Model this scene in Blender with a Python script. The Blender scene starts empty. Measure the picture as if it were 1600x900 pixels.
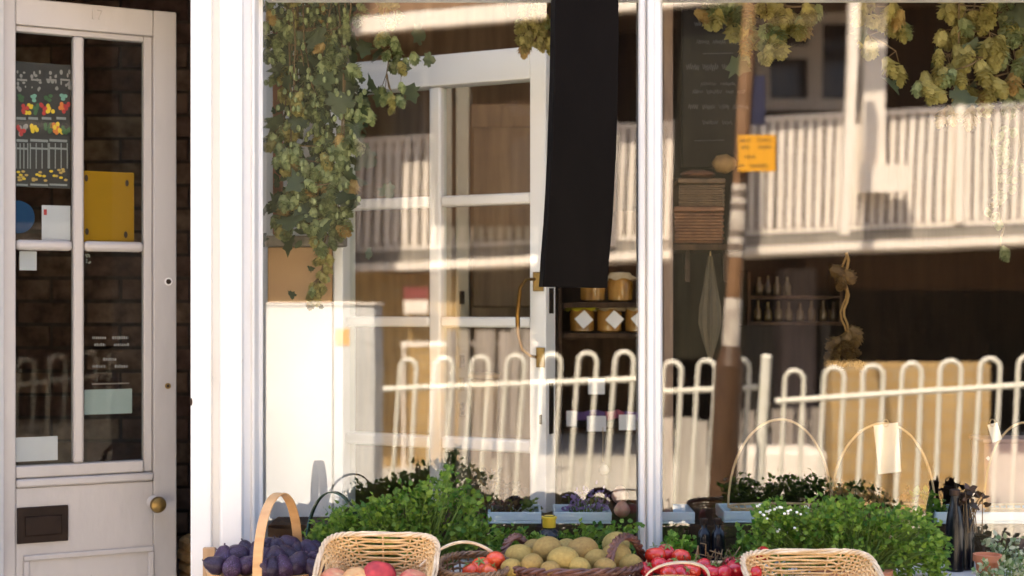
import bpy, math, random
from mathutils import Vector, Matrix, Euler
rnd = random.Random(11)
R = math.radians
sc = bpy.context.scene
col = sc.collection

# ------------------------------------------------------------------ camera, sky, sun, exposure
D, H, FOC = 3.3, 1.5, 50.0                 # camera distance from the glass, eye height, lens
F = 1600 * FOC / 36.0
YH = 480.0                                  # row of the horizon
cam_d = bpy.data.cameras.new('camera'); cam = bpy.data.objects.new('camera', cam_d); col.objects.link(cam)
cam.location = (0, -D, H); cam.rotation_euler = (R(90), 0, 0)
cam_d.lens = FOC; cam_d.sensor_width = 36; cam_d.shift_y = (YH - 450) / 1600
cam_d.clip_start = 0.02; cam_d.clip_end = 500
cam_d.dof.use_dof = True; cam_d.dof.focus_distance = 3.15; cam_d.dof.aperture_fstop = 2.8
sc.camera = cam

SUN_EL, SUN_AZ = R(53.5), R(-24)            # sun stands behind the shop, over its roof
world = bpy.data.worlds.new('World'); sc.world = world; world.use_nodes = True
wn = world.node_tree
sky = wn.nodes.new('ShaderNodeTexSky'); sky.sky_type = 'NISHITA'; sky.sun_disc = False
sky.sun_elevation = SUN_EL; sky.sun_rotation = SUN_AZ; sky.dust_density = 4.5; sky.air_density = 0.8
bg = wn.nodes['Background']; bg.inputs['Strength'].default_value = 0.12
wn.links.new(sky.outputs[0], bg.inputs['Color'])
sl = bpy.data.lights.new('sun', 'SUN'); so = bpy.data.objects.new('sun', sl); col.objects.link(so)
sl.energy = 5.0; sl.angle = R(0.5); sl.color = (1.0, 0.87, 0.69)
sd = Vector((math.sin(SUN_AZ) * math.cos(SUN_EL), math.cos(SUN_AZ) * math.cos(SUN_EL), math.sin(SUN_EL)))
so.rotation_euler = sd.to_track_quat('Z', 'Y').to_euler(); so.location = sd * 30
sc.view_settings.view_transform = 'Standard'; sc.view_settings.look = 'None'
sc.view_settings.gamma = 1.0; sc.view_settings.exposure = 3.0
sc.render.engine = 'CYCLES'
cy = sc.cycles
cy.use_denoising = True; cy.max_bounces = 9; cy.diffuse_bounces = 5; cy.glossy_bounces = 4
cy.transparent_max_bounces = 14; cy.transmission_bounces = 6; cy.caustics_reflective = False; cy.caustics_refractive = False
cy.sample_clamp_indirect = 6.0

# ------------------------------------------------------------------ helpers
def P(px, py, y):                           # a point of the place at distance y behind the glass plane
    Z = y + D
    return Vector(((px - 800) / F * Z, y, H + (YH - py) / F * Z))
def V(px, py, Zv):                          # a point across the street, seen mirrored in the window
    return Vector(((px - 800) / F * Zv, -(Zv - D), H + (YH - py) / F * Zv))
ORG = {}
def org(o): return ORG.get(o.name, Vector((0, 0, 0))) if o else Vector((0, 0, 0))
def tag(o, label=None, cat=None, group=None, kind=None):
    if label: o['label'] = label
    if cat: o['category'] = cat
    if group: o['group'] = group
    if kind: o['kind'] = kind
    return o
def thing(name, label, cat, loc, group=None):
    o = bpy.data.objects.new(name, None); o.empty_display_size = .05; col.objects.link(o)
    o.location = loc; ORG[o.name] = Vector(loc)
    return tag(o, label, cat, group)
def inst(name, me, parent, loc, rot=(0, 0, 0), scale=(1, 1, 1)):
    o = bpy.data.objects.new(name, me); col.objects.link(o)
    if parent: o.parent = parent
    o.location = Vector(loc) - org(parent); o.rotation_euler = rot; o.scale = scale
    ORG[o.name] = Vector(loc)
    return o
def copy_tree(o, parent=None):
    c = o.copy(); col.objects.link(c); c.parent = parent
    for ch in list(o.children): copy_tree(ch, c)
    return c
class MB:
    def __init__(s): s.v = []; s.f = []
    def add(s, vs, fs):
        b = len(s.v); s.v += [Vector(v) for v in vs]; s.f += [tuple(i + b for i in f) for f in fs]; return s
    def hexa(s, c):                         # 8 corners: bottom 4 ccw, top 4
        return s.add(c, [(3, 2, 1, 0), (4, 5, 6, 7), (0, 1, 5, 4), (1, 2, 6, 5), (2, 3, 7, 6), (3, 0, 4, 7)])
    def box(s, a, b):
        x0, x1 = sorted((a[0], b[0])); y0, y1 = sorted((a[1], b[1])); z0, z1 = sorted((a[2], b[2]))
        return s.hexa([(x0, y0, z0), (x1, y0, z0), (x1, y1, z0), (x0, y1, z0), (x0, y0, z1), (x1, y0, z1), (x1, y1, z1), (x0, y1, z1)])
    def pbox(s, pl, u0, u1, v0, v1, z0, z1):
        u0, u1 = sorted((u0, u1)); v0, v1 = sorted((v0, v1)); z0, z1 = sorted((z0, z1))
        p = pl.pt
        return s.hexa([p(u0, v1, z0), p(u1, v1, z0), p(u1, v0, z0), p(u0, v0, z0), p(u0, v1, z1), p(u1, v1, z1), p(u1, v0, z1), p(u0, v0, z1)])
    def prism(s, out, z0, z1):              # outline in xy, extruded up
        n = len(out)
        vs = [(x, y, z0) for x, y in out] + [(x, y, z1) for x, y in out]
        return s.add(vs, [(i, (i + 1) % n, n + (i + 1) % n, n + i) for i in range(n)] + [tuple(range(n - 1, -1, -1)), tuple(range(n, 2 * n))])
    def tube(s, pts, r, n=6, closed=False, flat=None):
        pts = [Vector(p) for p in pts]; m = len(pts)
        rs = r if isinstance(r, (list, tuple)) else [r] * m
        vs = []; up = None
        for i, p in enumerate(pts):
            if closed: t = pts[(i + 1) % m] - pts[i - 1]
            else: t = pts[min(i + 1, m - 1)] - pts[max(i - 1, 0)]
            if t.length < 1e-9: t = Vector((0, 0, 1))
            t.normalize()
            if up is None:
                up = Vector((0, 0, 1)) if abs(t.z) < .9 else Vector((1, 0, 0))
            a = (up - t * up.dot(t))
            if a.length < 1e-6: a = t.orthogonal()
            a.normalize(); up = a; b = t.cross(a)
            for k in range(n):
                an = 2 * math.pi * k / n
                ka, kb = (rs[i], rs[i]) if flat is None else flat
                vs.append(p + a * math.cos(an) * ka + b * math.sin(an) * kb)
        fs = []
        for i in range(m if closed else m - 1):
            j = (i + 1) % m
            for k in range(n):
                l = (k + 1) % n
                fs.append((i * n + k, i * n + l, j * n + l, j * n + k))
        if not closed: fs += [tuple(range(n - 1, -1, -1)), tuple(range((m - 1) * n, m * n))]
        return s.add(vs, fs)
    def band(s, pts, wdir, w, nrm_fn, t):   # flat strap along pts, width along wdir, thickness t along nrm_fn(i)
        vs = []; m = len(pts); wd = Vector(wdir).normalized() * w / 2
        for i, p in enumerate(pts):
            nn = nrm_fn(i) * t / 2
            vs += [p - wd - nn, p + wd - nn, p + wd + nn, p - wd + nn]
        fs = [(0, 1, 2, 3), (4 * m - 1, 4 * m - 2, 4 * m - 3, 4 * m - 4)]
        for i in range(m - 1):
            for k in range(4): fs.append((4 * i + k, 4 * i + 4 + k, 4 * i + 4 + (k + 1) % 4, 4 * i + (k + 1) % 4))
        return s.add(vs, fs)
    def lathe(s, c, prof, n=16, axis=None):
        c = Vector(c); M = Matrix.Identity(3) if axis is None else Vector(axis).to_track_quat('Z', 'Y').to_matrix()
        vs = []
        for r, z in prof:
            for k in range(n):
                a = 2 * math.pi * k / n
                vs.append(c + M @ Vector((r * math.cos(a), r * math.sin(a), z)))
        fs = []
        for i in range(len(prof) - 1):
            for k in range(n):
                l = (k + 1) % n; fs.append((i * n + k, i * n + l, (i + 1) * n + l, (i + 1) * n + k))
        fs += [tuple(range(n - 1, -1, -1)), tuple(range((len(prof) - 1) * n, len(prof) * n))]
        return s.add(vs, fs)
    def ball(s, c, rx, ry, rz, n=14, m=9, fn=None):
        c = Vector(c); vs = []; fs = []
        for i in range(m + 1):
            th = math.pi * i / m
            for k in range(n):
                a = 2 * math.pi * k / n
                d = Vector((math.sin(th) * math.cos(a), math.sin(th) * math.sin(a), -math.cos(th)))
                q = fn(d) if fn else 1
                vs.append(c + Vector((d.x * rx, d.y * ry, d.z * rz)) * q)
        for i in range(m):
            for k in range(n):
                l = (k + 1) % n; fs.append((i * n + k, i * n + l, (i + 1) * n + l, (i + 1) * n + k))
        return s.add(vs, fs)
    def mesh(s, name, mat, o=Vector((0, 0, 0)), smooth=True, ang=40):
        me = bpy.data.meshes.new(name)
        me.from_pydata([v - o for v in s.v], [], s.f); me.materials.append(mat)
        if smooth:
            me.polygons.foreach_set('use_smooth', [True] * len(me.polygons)); me.set_sharp_from_angle(angle=R(ang))
        me.update(); return me
    def build(s, name, mat, parent=None, bevel=0, smooth=True, kind=None, label=None, ang=40):
        lo = Vector((min(v.x for v in s.v), min(v.y for v in s.v), min(v.z for v in s.v)))
        hi = Vector((max(v.x for v in s.v), max(v.y for v in s.v), max(v.z for v in s.v)))
        o = Vector(((lo.x + hi.x) / 2, (lo.y + hi.y) / 2, lo.z))
        ob = inst(name, s.mesh(name, mat, o, smooth, ang), parent, o)
        if bevel:
            b = ob.modifiers.new('bevel', 'BEVEL'); b.width = bevel; b.segments = 2; b.limit_method = 'ANGLE'; b.angle_limit = R(30); b.harden_normals = False
        return tag(ob, label=label, kind=kind)
class Plane:                                # an upright plane through two plan points
    def __init__(s, pxa, Za, pxb, Zb, mirror=False):
        f = V if mirror else (lambda a, b, Z: P(a, b, Z - D))
        A, B = f(pxa, YH, Za), f(pxb, YH, Zb)
        s.O = Vector((A.x, A.y, 0)); s.e = (B - A); s.e.z = 0; s.W = s.e.length; s.e.normalize()
        s.n = Vector((s.e.y, -s.e.x, 0))     # towards the street (the camera side)
    def u(s, px, off=0):
        d = Vector(((px - 800) / F, 1, 0)); c = Vector((0, -D, 0)); O = s.O + s.n * off
        t = (O - c).dot(s.n) / d.dot(s.n); s.t = t
        return (c + d * t - O).dot(s.e)
    def z(s, px, py, off=0):
        s.u(px, off); return H + (YH - py) / F * s.t
    def pt(s, u, v, z): return s.O + s.e * u + s.n * v + Vector((0, 0, z))

# ------------------------------------------------------------------ materials
MATS = {}
def nt(name):
    m = bpy.data.materials.new(name); m.use_nodes = True; MATS[name] = m
    return m, m.node_tree, m.node_tree.nodes['Principled BSDF']
def mat(name, c, rough=.6, c2=None, scale=8, detail=4, bump=0, bscale=None, spec=.5, metal=0, stretch=(1, 1, 1), coat=0, c3=None, lo=.35, hi=.65, rnd_v=0, sheen=0, chips=False):
    m, t, b = nt(name)
    N, L = t.nodes, t.links
    tc = N.new('ShaderNodeTexCoord'); mp = N.new('ShaderNodeMapping'); mp.inputs['Scale'].default_value = stretch
    L.new(tc.outputs['Object'], mp.inputs[0])
    oi = N.new('ShaderNodeObjectInfo')
    av = N.new('ShaderNodeVectorMath'); av.operation = 'ADD'
    mu = N.new('ShaderNodeVectorMath'); mu.operation = 'SCALE'; mu.inputs['Scale'].default_value = 7.0
    cb = N.new('ShaderNodeCombineXYZ')
    for k in range(3): L.new(oi.outputs['Random'], cb.inputs[k])
    L.new(cb.outputs[0], mu.inputs[0]); L.new(mp.outputs[0], av.inputs[0]); L.new(mu.outputs[0], av.inputs[1])
    no = N.new('ShaderNodeTexNoise'); no.inputs['Scale'].default_value = scale; no.inputs['Detail'].default_value = detail; no.inputs['Roughness'].default_value = .6
    L.new(av.outputs[0], no.inputs['Vector'])
    base = None
    if c2:
        cr = N.new('ShaderNodeValToRGB'); cr.color_ramp.elements[0].position = lo; cr.color_ramp.elements[1].position = hi
        cr.color_ramp.elements[0].color = (*c, 1); cr.color_ramp.elements[1].color = (*c2, 1)
        if c3:
            e = cr.color_ramp.elements.new((lo + hi) / 2); e.color = (*c3, 1)
        L.new(no.outputs['Fac'], cr.inputs[0]); base = cr.outputs[0]
    if rnd_v:
        hs = N.new('ShaderNodeHueSaturation')
        if base: L.new(base, hs.inputs['Color'])
        else: hs.inputs['Color'].default_value = (*c, 1)
        mr = N.new('ShaderNodeMapRange'); mr.inputs[3].default_value = 1 - rnd_v; mr.inputs[4].default_value = 1 + rnd_v
        L.new(oi.outputs['Random'], mr.inputs[0]); L.new(mr.outputs[0], hs.inputs['Value'])
        mh = N.new('ShaderNodeMapRange'); mh.inputs[3].default_value = .5 - rnd_v * .05; mh.inputs[4].default_value = .5 + rnd_v * .05
        L.new(oi.outputs['Random'], mh.inputs[0]); L.new(mh.outputs[0], hs.inputs['Hue'])
        base = hs.outputs[0]
    if base: L.new(base, b.inputs['Base Color'])
    else: b.inputs['Base Color'].default_value = (*c, 1)
    if chips and base:
        cn = N.new('ShaderNodeTexNoise'); cn.inputs['Scale'].default_value = 26; cn.inputs['Detail'].default_value = 7; L.new(av.outputs[0], cn.inputs['Vector'])
        c2r = N.new('ShaderNodeValToRGB'); c2r.color_ramp.elements[0].position = .735; c2r.color_ramp.elements[1].position = .75; L.new(cn.outputs['Fac'], c2r.inputs[0])
        cm = N.new('ShaderNodeMix'); cm.data_type = 'RGBA'; cm.inputs[7].default_value = (.22, .17, .13, 1); L.new(c2r.outputs[0], cm.inputs[0]); L.new(base, cm.inputs[6]); base = cm.outputs[2]
        L.new(base, b.inputs['Base Color'])
    b.inputs['Roughness'].default_value = rough; b.inputs['Metallic'].default_value = metal
    b.inputs['Specular IOR Level'].default_value = spec; b.inputs['Coat Weight'].default_value = coat
    if sheen: b.inputs['Sheen Weight'].default_value = sheen
    if bump:
        nb = N.new('ShaderNodeTexNoise'); nb.inputs['Scale'].default_value = bscale or scale * 3; nb.inputs['Detail'].default_value = 5
        L.new(av.outputs[0], nb.inputs['Vector'])
        bp = N.new('ShaderNodeBump'); bp.inputs['Strength'].default_value = bump; bp.inputs['Distance'].default_value = .004
        L.new(nb.outputs['Fac'], bp.inputs['Height']); L.new(bp.outputs[0], b.inputs['Normal'])
    return m
def leaf_mat(name, c, c2, trans=.45, scale=30, rough=.5):
    m, t, b = nt(name); N, L = t.nodes, t.links
    ge = N.new('ShaderNodeNewGeometry'); cr = N.new('ShaderNodeValToRGB')
    cr.color_ramp.elements[0].color = (*c, 1); cr.color_ramp.elements[1].color = (*c2, 1)
    L.new(ge.outputs['Random Per Island'], cr.inputs[0])
    oi = N.new('ShaderNodeObjectInfo'); hs = N.new('ShaderNodeHueSaturation'); mr = N.new('ShaderNodeMapRange')
    mr.inputs[3].default_value = .75; mr.inputs[4].default_value = 1.25
    L.new(oi.outputs['Random'], mr.inputs[0]); L.new(mr.outputs[0], hs.inputs['Value']); L.new(cr.outputs[0], hs.inputs['Color'])
    L.new(hs.outputs[0], b.inputs['Base Color']); b.inputs['Roughness'].default_value = rough
    tr = N.new('ShaderNodeBsdfTranslucent'); mx = N.new('ShaderNodeMixShader'); mx.inputs[0].default_value = trans
    L.new(hs.outputs[0], tr.inputs['Color']); L.new(b.outputs[0], mx.inputs[1]); L.new(tr.outputs[0], mx.inputs[2])
    L.new(mx.outputs[0], N['Material Output'].inputs['Surface'])
    return m
def brick_mat(name, c1, c2, mortar, sx=1, bw=.225, rh=.075, rough=.9, axis='XZ'):
    m, t, b = nt(name); N, L = t.nodes, t.links
    tc = N.new('ShaderNodeTexCoord'); sp = N.new('ShaderNodeSeparateXYZ'); cb = N.new('ShaderNodeCombineXYZ')
    L.new(tc.outputs['Object'], sp.inputs[0])
    ad = N.new('ShaderNodeMath'); L.new(sp.outputs['X'], ad.inputs[0]); L.new(sp.outputs['Y'], ad.inputs[1])
    L.new(ad.outputs[0], cb.inputs[0]); L.new(sp.outputs['Z'], cb.inputs[1])
    br = N.new('ShaderNodeTexBrick'); br.inputs['Scale'].default_value = 1; br.inputs['Brick Width'].default_value = bw; br.inputs['Row Height'].default_value = rh
    br.inputs['Mortar Size'].default_value = .006; br.inputs['Color1'].default_value = (*c1, 1); br.inputs['Color2'].default_value = (*c2, 1); br.inputs['Mortar'].default_value = (*mortar, 1)
    L.new(cb.outputs[0], br.inputs['Vector'])
    no = N.new('ShaderNodeTexNoise'); no.inputs['Scale'].default_value = 3; no.inputs['Detail'].default_value = 6
    L.new(tc.outputs['Object'], no.inputs['Vector'])
    mx = N.new('ShaderNodeMix'); mx.data_type = 'RGBA'; mx.blend_type = 'MULTIPLY'; mx.inputs[0].default_value = .6
    L.new(br.outputs['Color'], mx.inputs[6]); L.new(no.outputs['Fac'], mx.inputs[7]); L.new(mx.outputs[2], b.inputs['Base Color'])
    b.inputs['Specular IOR Level'].default_value = .15
    bp = N.new('ShaderNodeBump'); bp.inputs['Strength'].default_value = .6; bp.inputs['Distance'].default_value = .01; bp.invert = True
    L.new(br.outputs['Fac'], bp.inputs['Height']); L.new(bp.outputs[0], b.inputs['Normal']); b.inputs['Roughness'].default_value = rough
    return m
def glass_mat(name, ior, mult, wave=0.0, wscale=1.5, tint=(.97, .98, .97), dust=0.0):
    m, t, b = nt(name); N, L = t.nodes, t.links; N.remove(b)
    tr = N.new('ShaderNodeBsdfTransparent'); tr.inputs[0].default_value = (*tint, 1)
    gl = N.new('ShaderNodeBsdfGlossy'); gl.inputs['Roughness'].default_value = 0.004; gl.inputs['Color'].default_value = (1, 1, 1, 1)
    fr = N.new('ShaderNodeFresnel'); fr.inputs['IOR'].default_value = ior
    mm = N.new('ShaderNodeMath'); mm.operation = 'MULTIPLY'; mm.inputs[1].default_value = mult; mm.use_clamp = True
    ge = N.new('ShaderNodeNewGeometry'); inv = N.new('ShaderNodeMath'); inv.operation = 'SUBTRACT'; inv.inputs[0].default_value = 1
    L.new(ge.outputs['Backfacing'], inv.inputs[1])           # both faces of the pane are counted once, at the face one meets first
    m0 = N.new('ShaderNodeMath'); m0.operation = 'MULTIPLY'; L.new(fr.outputs[0], m0.inputs[0]); L.new(inv.outputs[0], m0.inputs[1])
    L.new(m0.outputs[0], mm.inputs[0])
    if wave:
        tc = N.new('ShaderNodeTexCoord'); mp = N.new('ShaderNodeMapping'); mp.inputs['Scale'].default_value = (1.6, 1, .8); L.new(tc.outputs['Object'], mp.inputs[0])
        no = N.new('ShaderNodeTexNoise'); no.inputs['Scale'].default_value = wscale; no.inputs['Detail'].default_value = 1.5
        L.new(mp.outputs[0], no.inputs['Vector'])
        bp = N.new('ShaderNodeBump'); bp.inputs['Strength'].default_value = 1; bp.inputs['Distance'].default_value = wave
        L.new(no.outputs['Fac'], bp.inputs['Height']); L.new(bp.outputs[0], gl.inputs['Normal'])
    mx = N.new('ShaderNodeMixShader'); L.new(mm.outputs[0], mx.inputs[0]); L.new(tr.outputs[0], mx.inputs[1]); L.new(gl.outputs[0], mx.inputs[2])
    out = mx.outputs[0]
    if dust:
        df = N.new('ShaderNodeBsdfDiffuse'); df.inputs[0].default_value = (.7, .68, .64, 1)
        m2 = N.new('ShaderNodeMixShader'); m2.inputs[0].default_value = dust
        L.new(out, m2.inputs[1]); L.new(df.outputs[0], m2.inputs[2]); out = m2.outputs[0]
    L.new(out, N['Material Output'].inputs['Surface'])
    return m

WHITE = mat('white_paint', (.62, .595, .56), .42, (.76, .745, .715), 7, 8, .25, 45, stretch=(1, 1, .3), lo=.22, hi=.42, chips=True)
WHITE_IN = mat('white_paint_inside', (.84, .83, .81), .45, (.88, .87, .85), 4, 5, .1, 50, lo=.3, hi=.6)
DOORP = mat('pale_door_paint', (.37, .345, .325), .38, (.44, .415, .395), 6, 8, .25, 50, stretch=(1, 1, .35), lo=.25, hi=.5, chips=True)
DARKW = mat('dark_timber', (.035, .02, .013), .55, (.08, .045, .025), 6, 6, .2, stretch=(6, 6, .6), spec=.08)
BLACKW = mat('black_brown_timber', (.012, .007, .005), .6, (.022, .013, .008), 6, 6, .2, stretch=(6, 6, .6), spec=.08)
BACKD = mat('dark_backdrop', (.014, .013, .008), .8, (.024, .022, .014), 4, 5, .2, stretch=(6, 6, .5), spec=.08)  # near black, so the invented block stays dark in the mirror
BROWNW = mat('brown_timber', (.14, .075, .035), .5, (.24, .14, .07), 5, 6, .2, stretch=(7, 7, .6))
TANW = mat('tan_timber', (.42, .24, .11), .5, (.55, .34, .17), 5, 6, .15, stretch=(8, 8, .7))
TANB = mat('tan_board', (.50, .29, .13), .55, (.58, .36, .18), 4, 5, .1)
BENTW = mat('bent_wood', (.52, .28, .11), .4, (.64, .38, .17), 14, 5, .15, stretch=(1, 1, 4))
GREYW = mat('weathered_timber', (.20, .17, .14), .8, (.34, .29, .25), 4, 6, .3, stretch=(6, 6, .5))
WICKL = mat('light_wicker', (.50, .30, .12), .5, (.72, .50, .26), 40, 4, .2, rnd_v=.08)
WICKR = mat('pale_wicker_rim', (.55, .40, .24), .5, (.74, .60, .42), 40, 4, .2)
WICKD = mat('dark_wicker', (.055, .02, .014), .4, (.16, .065, .04), 40, 4, .2)
WICKB = mat('brown_wicker', (.10, .055, .03), .5, (.24, .14, .07), 40, 4, .2)
CANE = mat('cane', (.52, .36, .18), .45, (.66, .48, .27), 20)
BLACK = mat('black_leather', (.0018, .0013, .0012), .6, (.004, .003, .0028), 5, 8, .3, 60, spec=.06, stretch=(1, 1, .4))
BLACKM = mat('black_band', (.012, .018, .014), .25, (.02, .06, .03), 6)
BRASS = mat('brass', (.30, .17, .045), .35, (.18, .095, .028), 20, metal=1)
BRASSD = mat('old_brass', (.16, .10, .03), .4, (.30, .20, .07), 20, metal=.9)
IRON = mat('dark_iron', (.03, .022, .018), .5, (.06, .04, .03), 20, metal=.6, spec=.08)
LETT = mat('letterbox_bronze', (.012, .006, .004), .5, (.022, .012, .008), 20, spec=.15)
BRICKD = mat('passage_brick', (.085, .05, .033), .9, (.22, .14, .10), 18, 6, .5, 40, rnd_v=.35)
MORTD = mat('passage_mortar', (.10, .075, .06), .95, (.05, .035, .03), 20, 5, .4)
PLAST = mat('dim_plaster', (.16, .12, .09), .9, (.11, .08, .06), 2)
BEIGE = mat('beige_paint', (.55, .45, .33), .6, (.62, .52, .40), 4)
PAPER = mat('white_card', (.78, .77, .78), .7, (.82, .81, .80), 6)
PAPERG = mat('greyish_card', (.42, .42, .46), .7, (.46, .46, .50), 6)
PAPERB = mat('cool_card', (.22, .27, .27), .7, (.26, .31, .31), 6)
TAGM = mat('cream_tag', (.80, .70, .54), .7, (.84, .76, .62), 8)
OCHRE = mat('ochre_card', (.26, .135, .002), .6, (.29, .15, .003), 3, spec=.15)
BLUEC = mat('blue_sticker', (.004, .03, .09), .6, (.006, .045, .12), 4, spec=.15)
PBLACK = mat('poster_black', (.012, .010, .010), .5)
INK = mat('dark_ink', (.05, .03, .02), .7)
CHALK = mat('chalk', (.11, .10, .095), .9)
CHALKB = mat('chalkboard', (.012, .008, .007), .7, (.022, .016, .013), 5, spec=.08)
TRAYB = mat('pale_blue_enamel', (.55, .68, .74), .3, (.62, .74, .80), 8)
DGLASS = mat('dark_bottle', (.005, .006, .009), .22, spec=.35)
GOLDF = mat('gold_foil', (.62, .42, .03), .35, (.75, .55, .05), 20, metal=.3)
TERRA = mat('terracotta', (.48, .17, .08), .8, (.56, .22, .11), 10)
FIG = mat('fig_skin', (.012, .005, .018), .45, (.10, .065, .15), 14, 5, .06, 60, c3=(.020, .007, .018), rnd_v=.3, spec=.35)
KIWI = mat('kiwi_skin', (.25, .16, .04), .75, (.37, .255, .07), 5, 8, .22, 50, rnd_v=.14, lo=.3, hi=.7)
PEACH = mat('peach_skin', (.38, .03, .03), .7, (.60, .32, .14), 12, 3, .05, 200, lo=.38, hi=.62, rnd_v=.1)
TOM = mat('tomato_skin', (.50, .012, .012), .16, (.60, .030, .016), 8, rnd_v=.15, coat=.4)
TOMO = mat('orange_tomato_skin', (.62, .06, .02), .22, (.68, .11, .03), 8, rnd_v=.1, coat=.3)
STEMG = mat('green_stem', (.10, .17, .03), .6, (.16, .24, .05), 20)
STEMB = mat('brown_stem', (.12, .08, .03), .7, (.20, .13, .06), 20)
PARS = leaf_mat('parsley_leaf', (.050, .17, .012), (.36, .52, .07), .58)
PURPL = leaf_mat('dark_herb_leaf', (.030, .022, .012), (.10, .055, .03), .25)
BROWNL = leaf_mat('russet_mirror_leaf', (.16, .07, .025), (.30, .15, .05), .3)
VARIL = leaf_mat('variegated_leaf', (.10, .20, .05), (.62, .62, .42), .3)
HOPL = leaf_mat('hop_leaf', (.030, .050, .020), (.11, .14, .065), .3)
HOPG = leaf_mat('hop_green', (.20, .25, .095), (.47, .52, .25), .4)
HOPO = leaf_mat('hop_olive', (.34, .30, .085), (.58, .51, .19), .4)
HOPT = leaf_mat('hop_tan', (.36, .23, .07), (.58, .42, .16), .4)
DRIED = leaf_mat('dried_leaf', (.11, .06, .015), (.20, .12, .035), .3)
WFLOW = mat('white_petal', (.82, .82, .74), .7)
# across the street
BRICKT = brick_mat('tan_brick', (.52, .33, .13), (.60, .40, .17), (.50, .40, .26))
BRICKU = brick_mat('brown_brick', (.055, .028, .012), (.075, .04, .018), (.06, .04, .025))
CREAM = mat('cream_paint', (.80, .70, .59), .5, (.84, .75, .65), 4)
RAILP = mat('off_white_railing_paint', (.74, .70, .58), .4, (.80, .76, .66), 10)
GREYD = mat('grey_concrete', (.20, .18, .15), .9, (.28, .25, .21), 4, 6, .2)
GREYP = mat('mauve_grey_paint', (.09, .075, .075), .8, (.12, .10, .10), 4, spec=.1)
BAND = mat('mottled_grey_band', (.28, .22, .17), .7, (.62, .54, .45), 9, 6, lo=.3, hi=.6)
BANDD = mat('worn_dark_band', (.06, .045, .035), .7, (.22, .17, .13), 12, 6)
POLED = mat('darker_column_brown', (.055, .026, .010), .5, (.085, .042, .018), 8)  # base and shoulder coloured darker than the shaft
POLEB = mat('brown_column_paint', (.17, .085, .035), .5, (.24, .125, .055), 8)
ORANGE = mat('orange_notice', (.80, .36, .010), .5, (.84, .40, .02), 4)
NAVY = mat('navy_sign', (.014, .016, .05), .6)
REDP = mat('red_paint', (.22, .05, .04), .6)
PAVE = brick_mat('paving', (.40, .37, .33), (.46, .43, .38), (.28, .26, .23), bw=.6, rh=.6)
YARD = mat('pale_concrete', (.36, .33, .28), .9, (.46, .42, .36), 1.5, 8, .2)
GROUND = mat('far_ground', (.20, .19, .16), .95, (.26, .24, .20), .5, 6)
DARKG = mat('dark_window_glass', (.012, .012, .012), .12, spec=.5)
GREENG = mat('green_window_glass', (.012, .028, .022), .2, spec=.4)
WINDOWG = glass_mat('shop_window_glass', 1.52, 2.6, wave=.00022, wscale=2.2)
DOORG = glass_mat('door_glass', 1.45, .2, tint=(.93, .95, .93))

# ------------------------------------------------------------------ ground
def sheet(x0, x1, y0, y1, z): return MB().add([(x0, y0, z), (x1, y0, z), (x1, y1, z), (x0, y1, z)], [(0, 1, 2, 3)])
tag(sheet(-150, 150, -150, 150, -.16).build('ground', GROUND), kind='structure')
tag(MB().box((-30, -4.0, -.3), (30, .02, 0)).build('pavement', PAVE), kind='structure')
tag(MB().box((-30, -5.6, -.3), (30, -4.004, -.012)).build('kerb_strip', GREYD, bevel=.01), kind='structure')
tag(MB().box((-30, -26, -.3), (30, -5.604, -.03)).build('yard', YARD), kind='structure')

# ------------------------------------------------------------------ the shop
shop = thing('corner_shop', 'white painted shopfront with a wide two pane window and a half open side door', 'shop', (0, 0, 0))
def X(px, y): return (px - 800) / F * (y + D)
prof = [(298, .16), (298, -.10), (330, -.10), (332, -.084), (343, -.084), (346, -.118), (378, -.118), (381, -.095), (392, -.075), (394, -.082), (398, -.078), (400, -.055), (404, -.012), (411, -.008), (411, .05), (330, .16)]
MB().prism([(X(p, y), y) for p, y in prof], 0.0, 3.2).build('pilaster', WHITE, shop, bevel=.0025, ang=25)
mull = [(997, .045), (997, -.012), (999, -.042), (1007, -.048), (1010, -.036), (1013, -.054), (1021, -.054), (1024, -.034), (1032, -.030), (1035, -.008), (1035, .045)]
MB().prism([(X(p, y), y) for p, y in mull], .905, 2.213).build('mullion', WHITE, shop, bevel=.002, ang=25)
xr = 1.72
MB().prism([(xr, .05), (xr, -.03), (xr + .03, -.09), (xr + .20, -.10), (xr + .20, .16), (xr, .16)], 0, 3.2).build('pilaster', WHITE, shop, bevel=.003)
xl = X(411, 0)
MB().box((xl - .012, -.15, .865), (xr + .0, .06, .903)).build('sill', WHITE, shop, bevel=.006)
MB().box((xl + .001, -.045, 2.215), (xr - .002, .045, 2.275)).build('added_transom', WHITE, shop, bevel=.006)  # unseen bar under the added upper glazing
MB().box((xl - .01, -.03, .02), (xr - .001, .05, .863)).build('stall_riser', WHITE, shop, bevel=.004)
MB().box((-3.6, -.12, 3.205), (4.5, .3, 3.6)).build('fascia', WHITE, shop, bevel=.006)
MB().box((-3.6, -.2, 3.603), (4.5, .3, 3.67)).build('cornice', WHITE, shop, bevel=.01)
MB().box((-3.6, -.02, 3.673), (4.5, .3, 4.5)).build('upper_wall', BRICKU, shop)
MB().box((xr + .203, -.02, 0), (4.5, .3, 3.202)).build('wall', BRICKU, shop)
MB().box((-3.6, -.02, 0), (-1.62, .3, 3.202)).build('wall', BRICKU, shop)
MB().box((-3.6, .302, 3.15), (4.5, 3.2, 3.25)).build('ceiling', WHITE_IN, shop)
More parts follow.
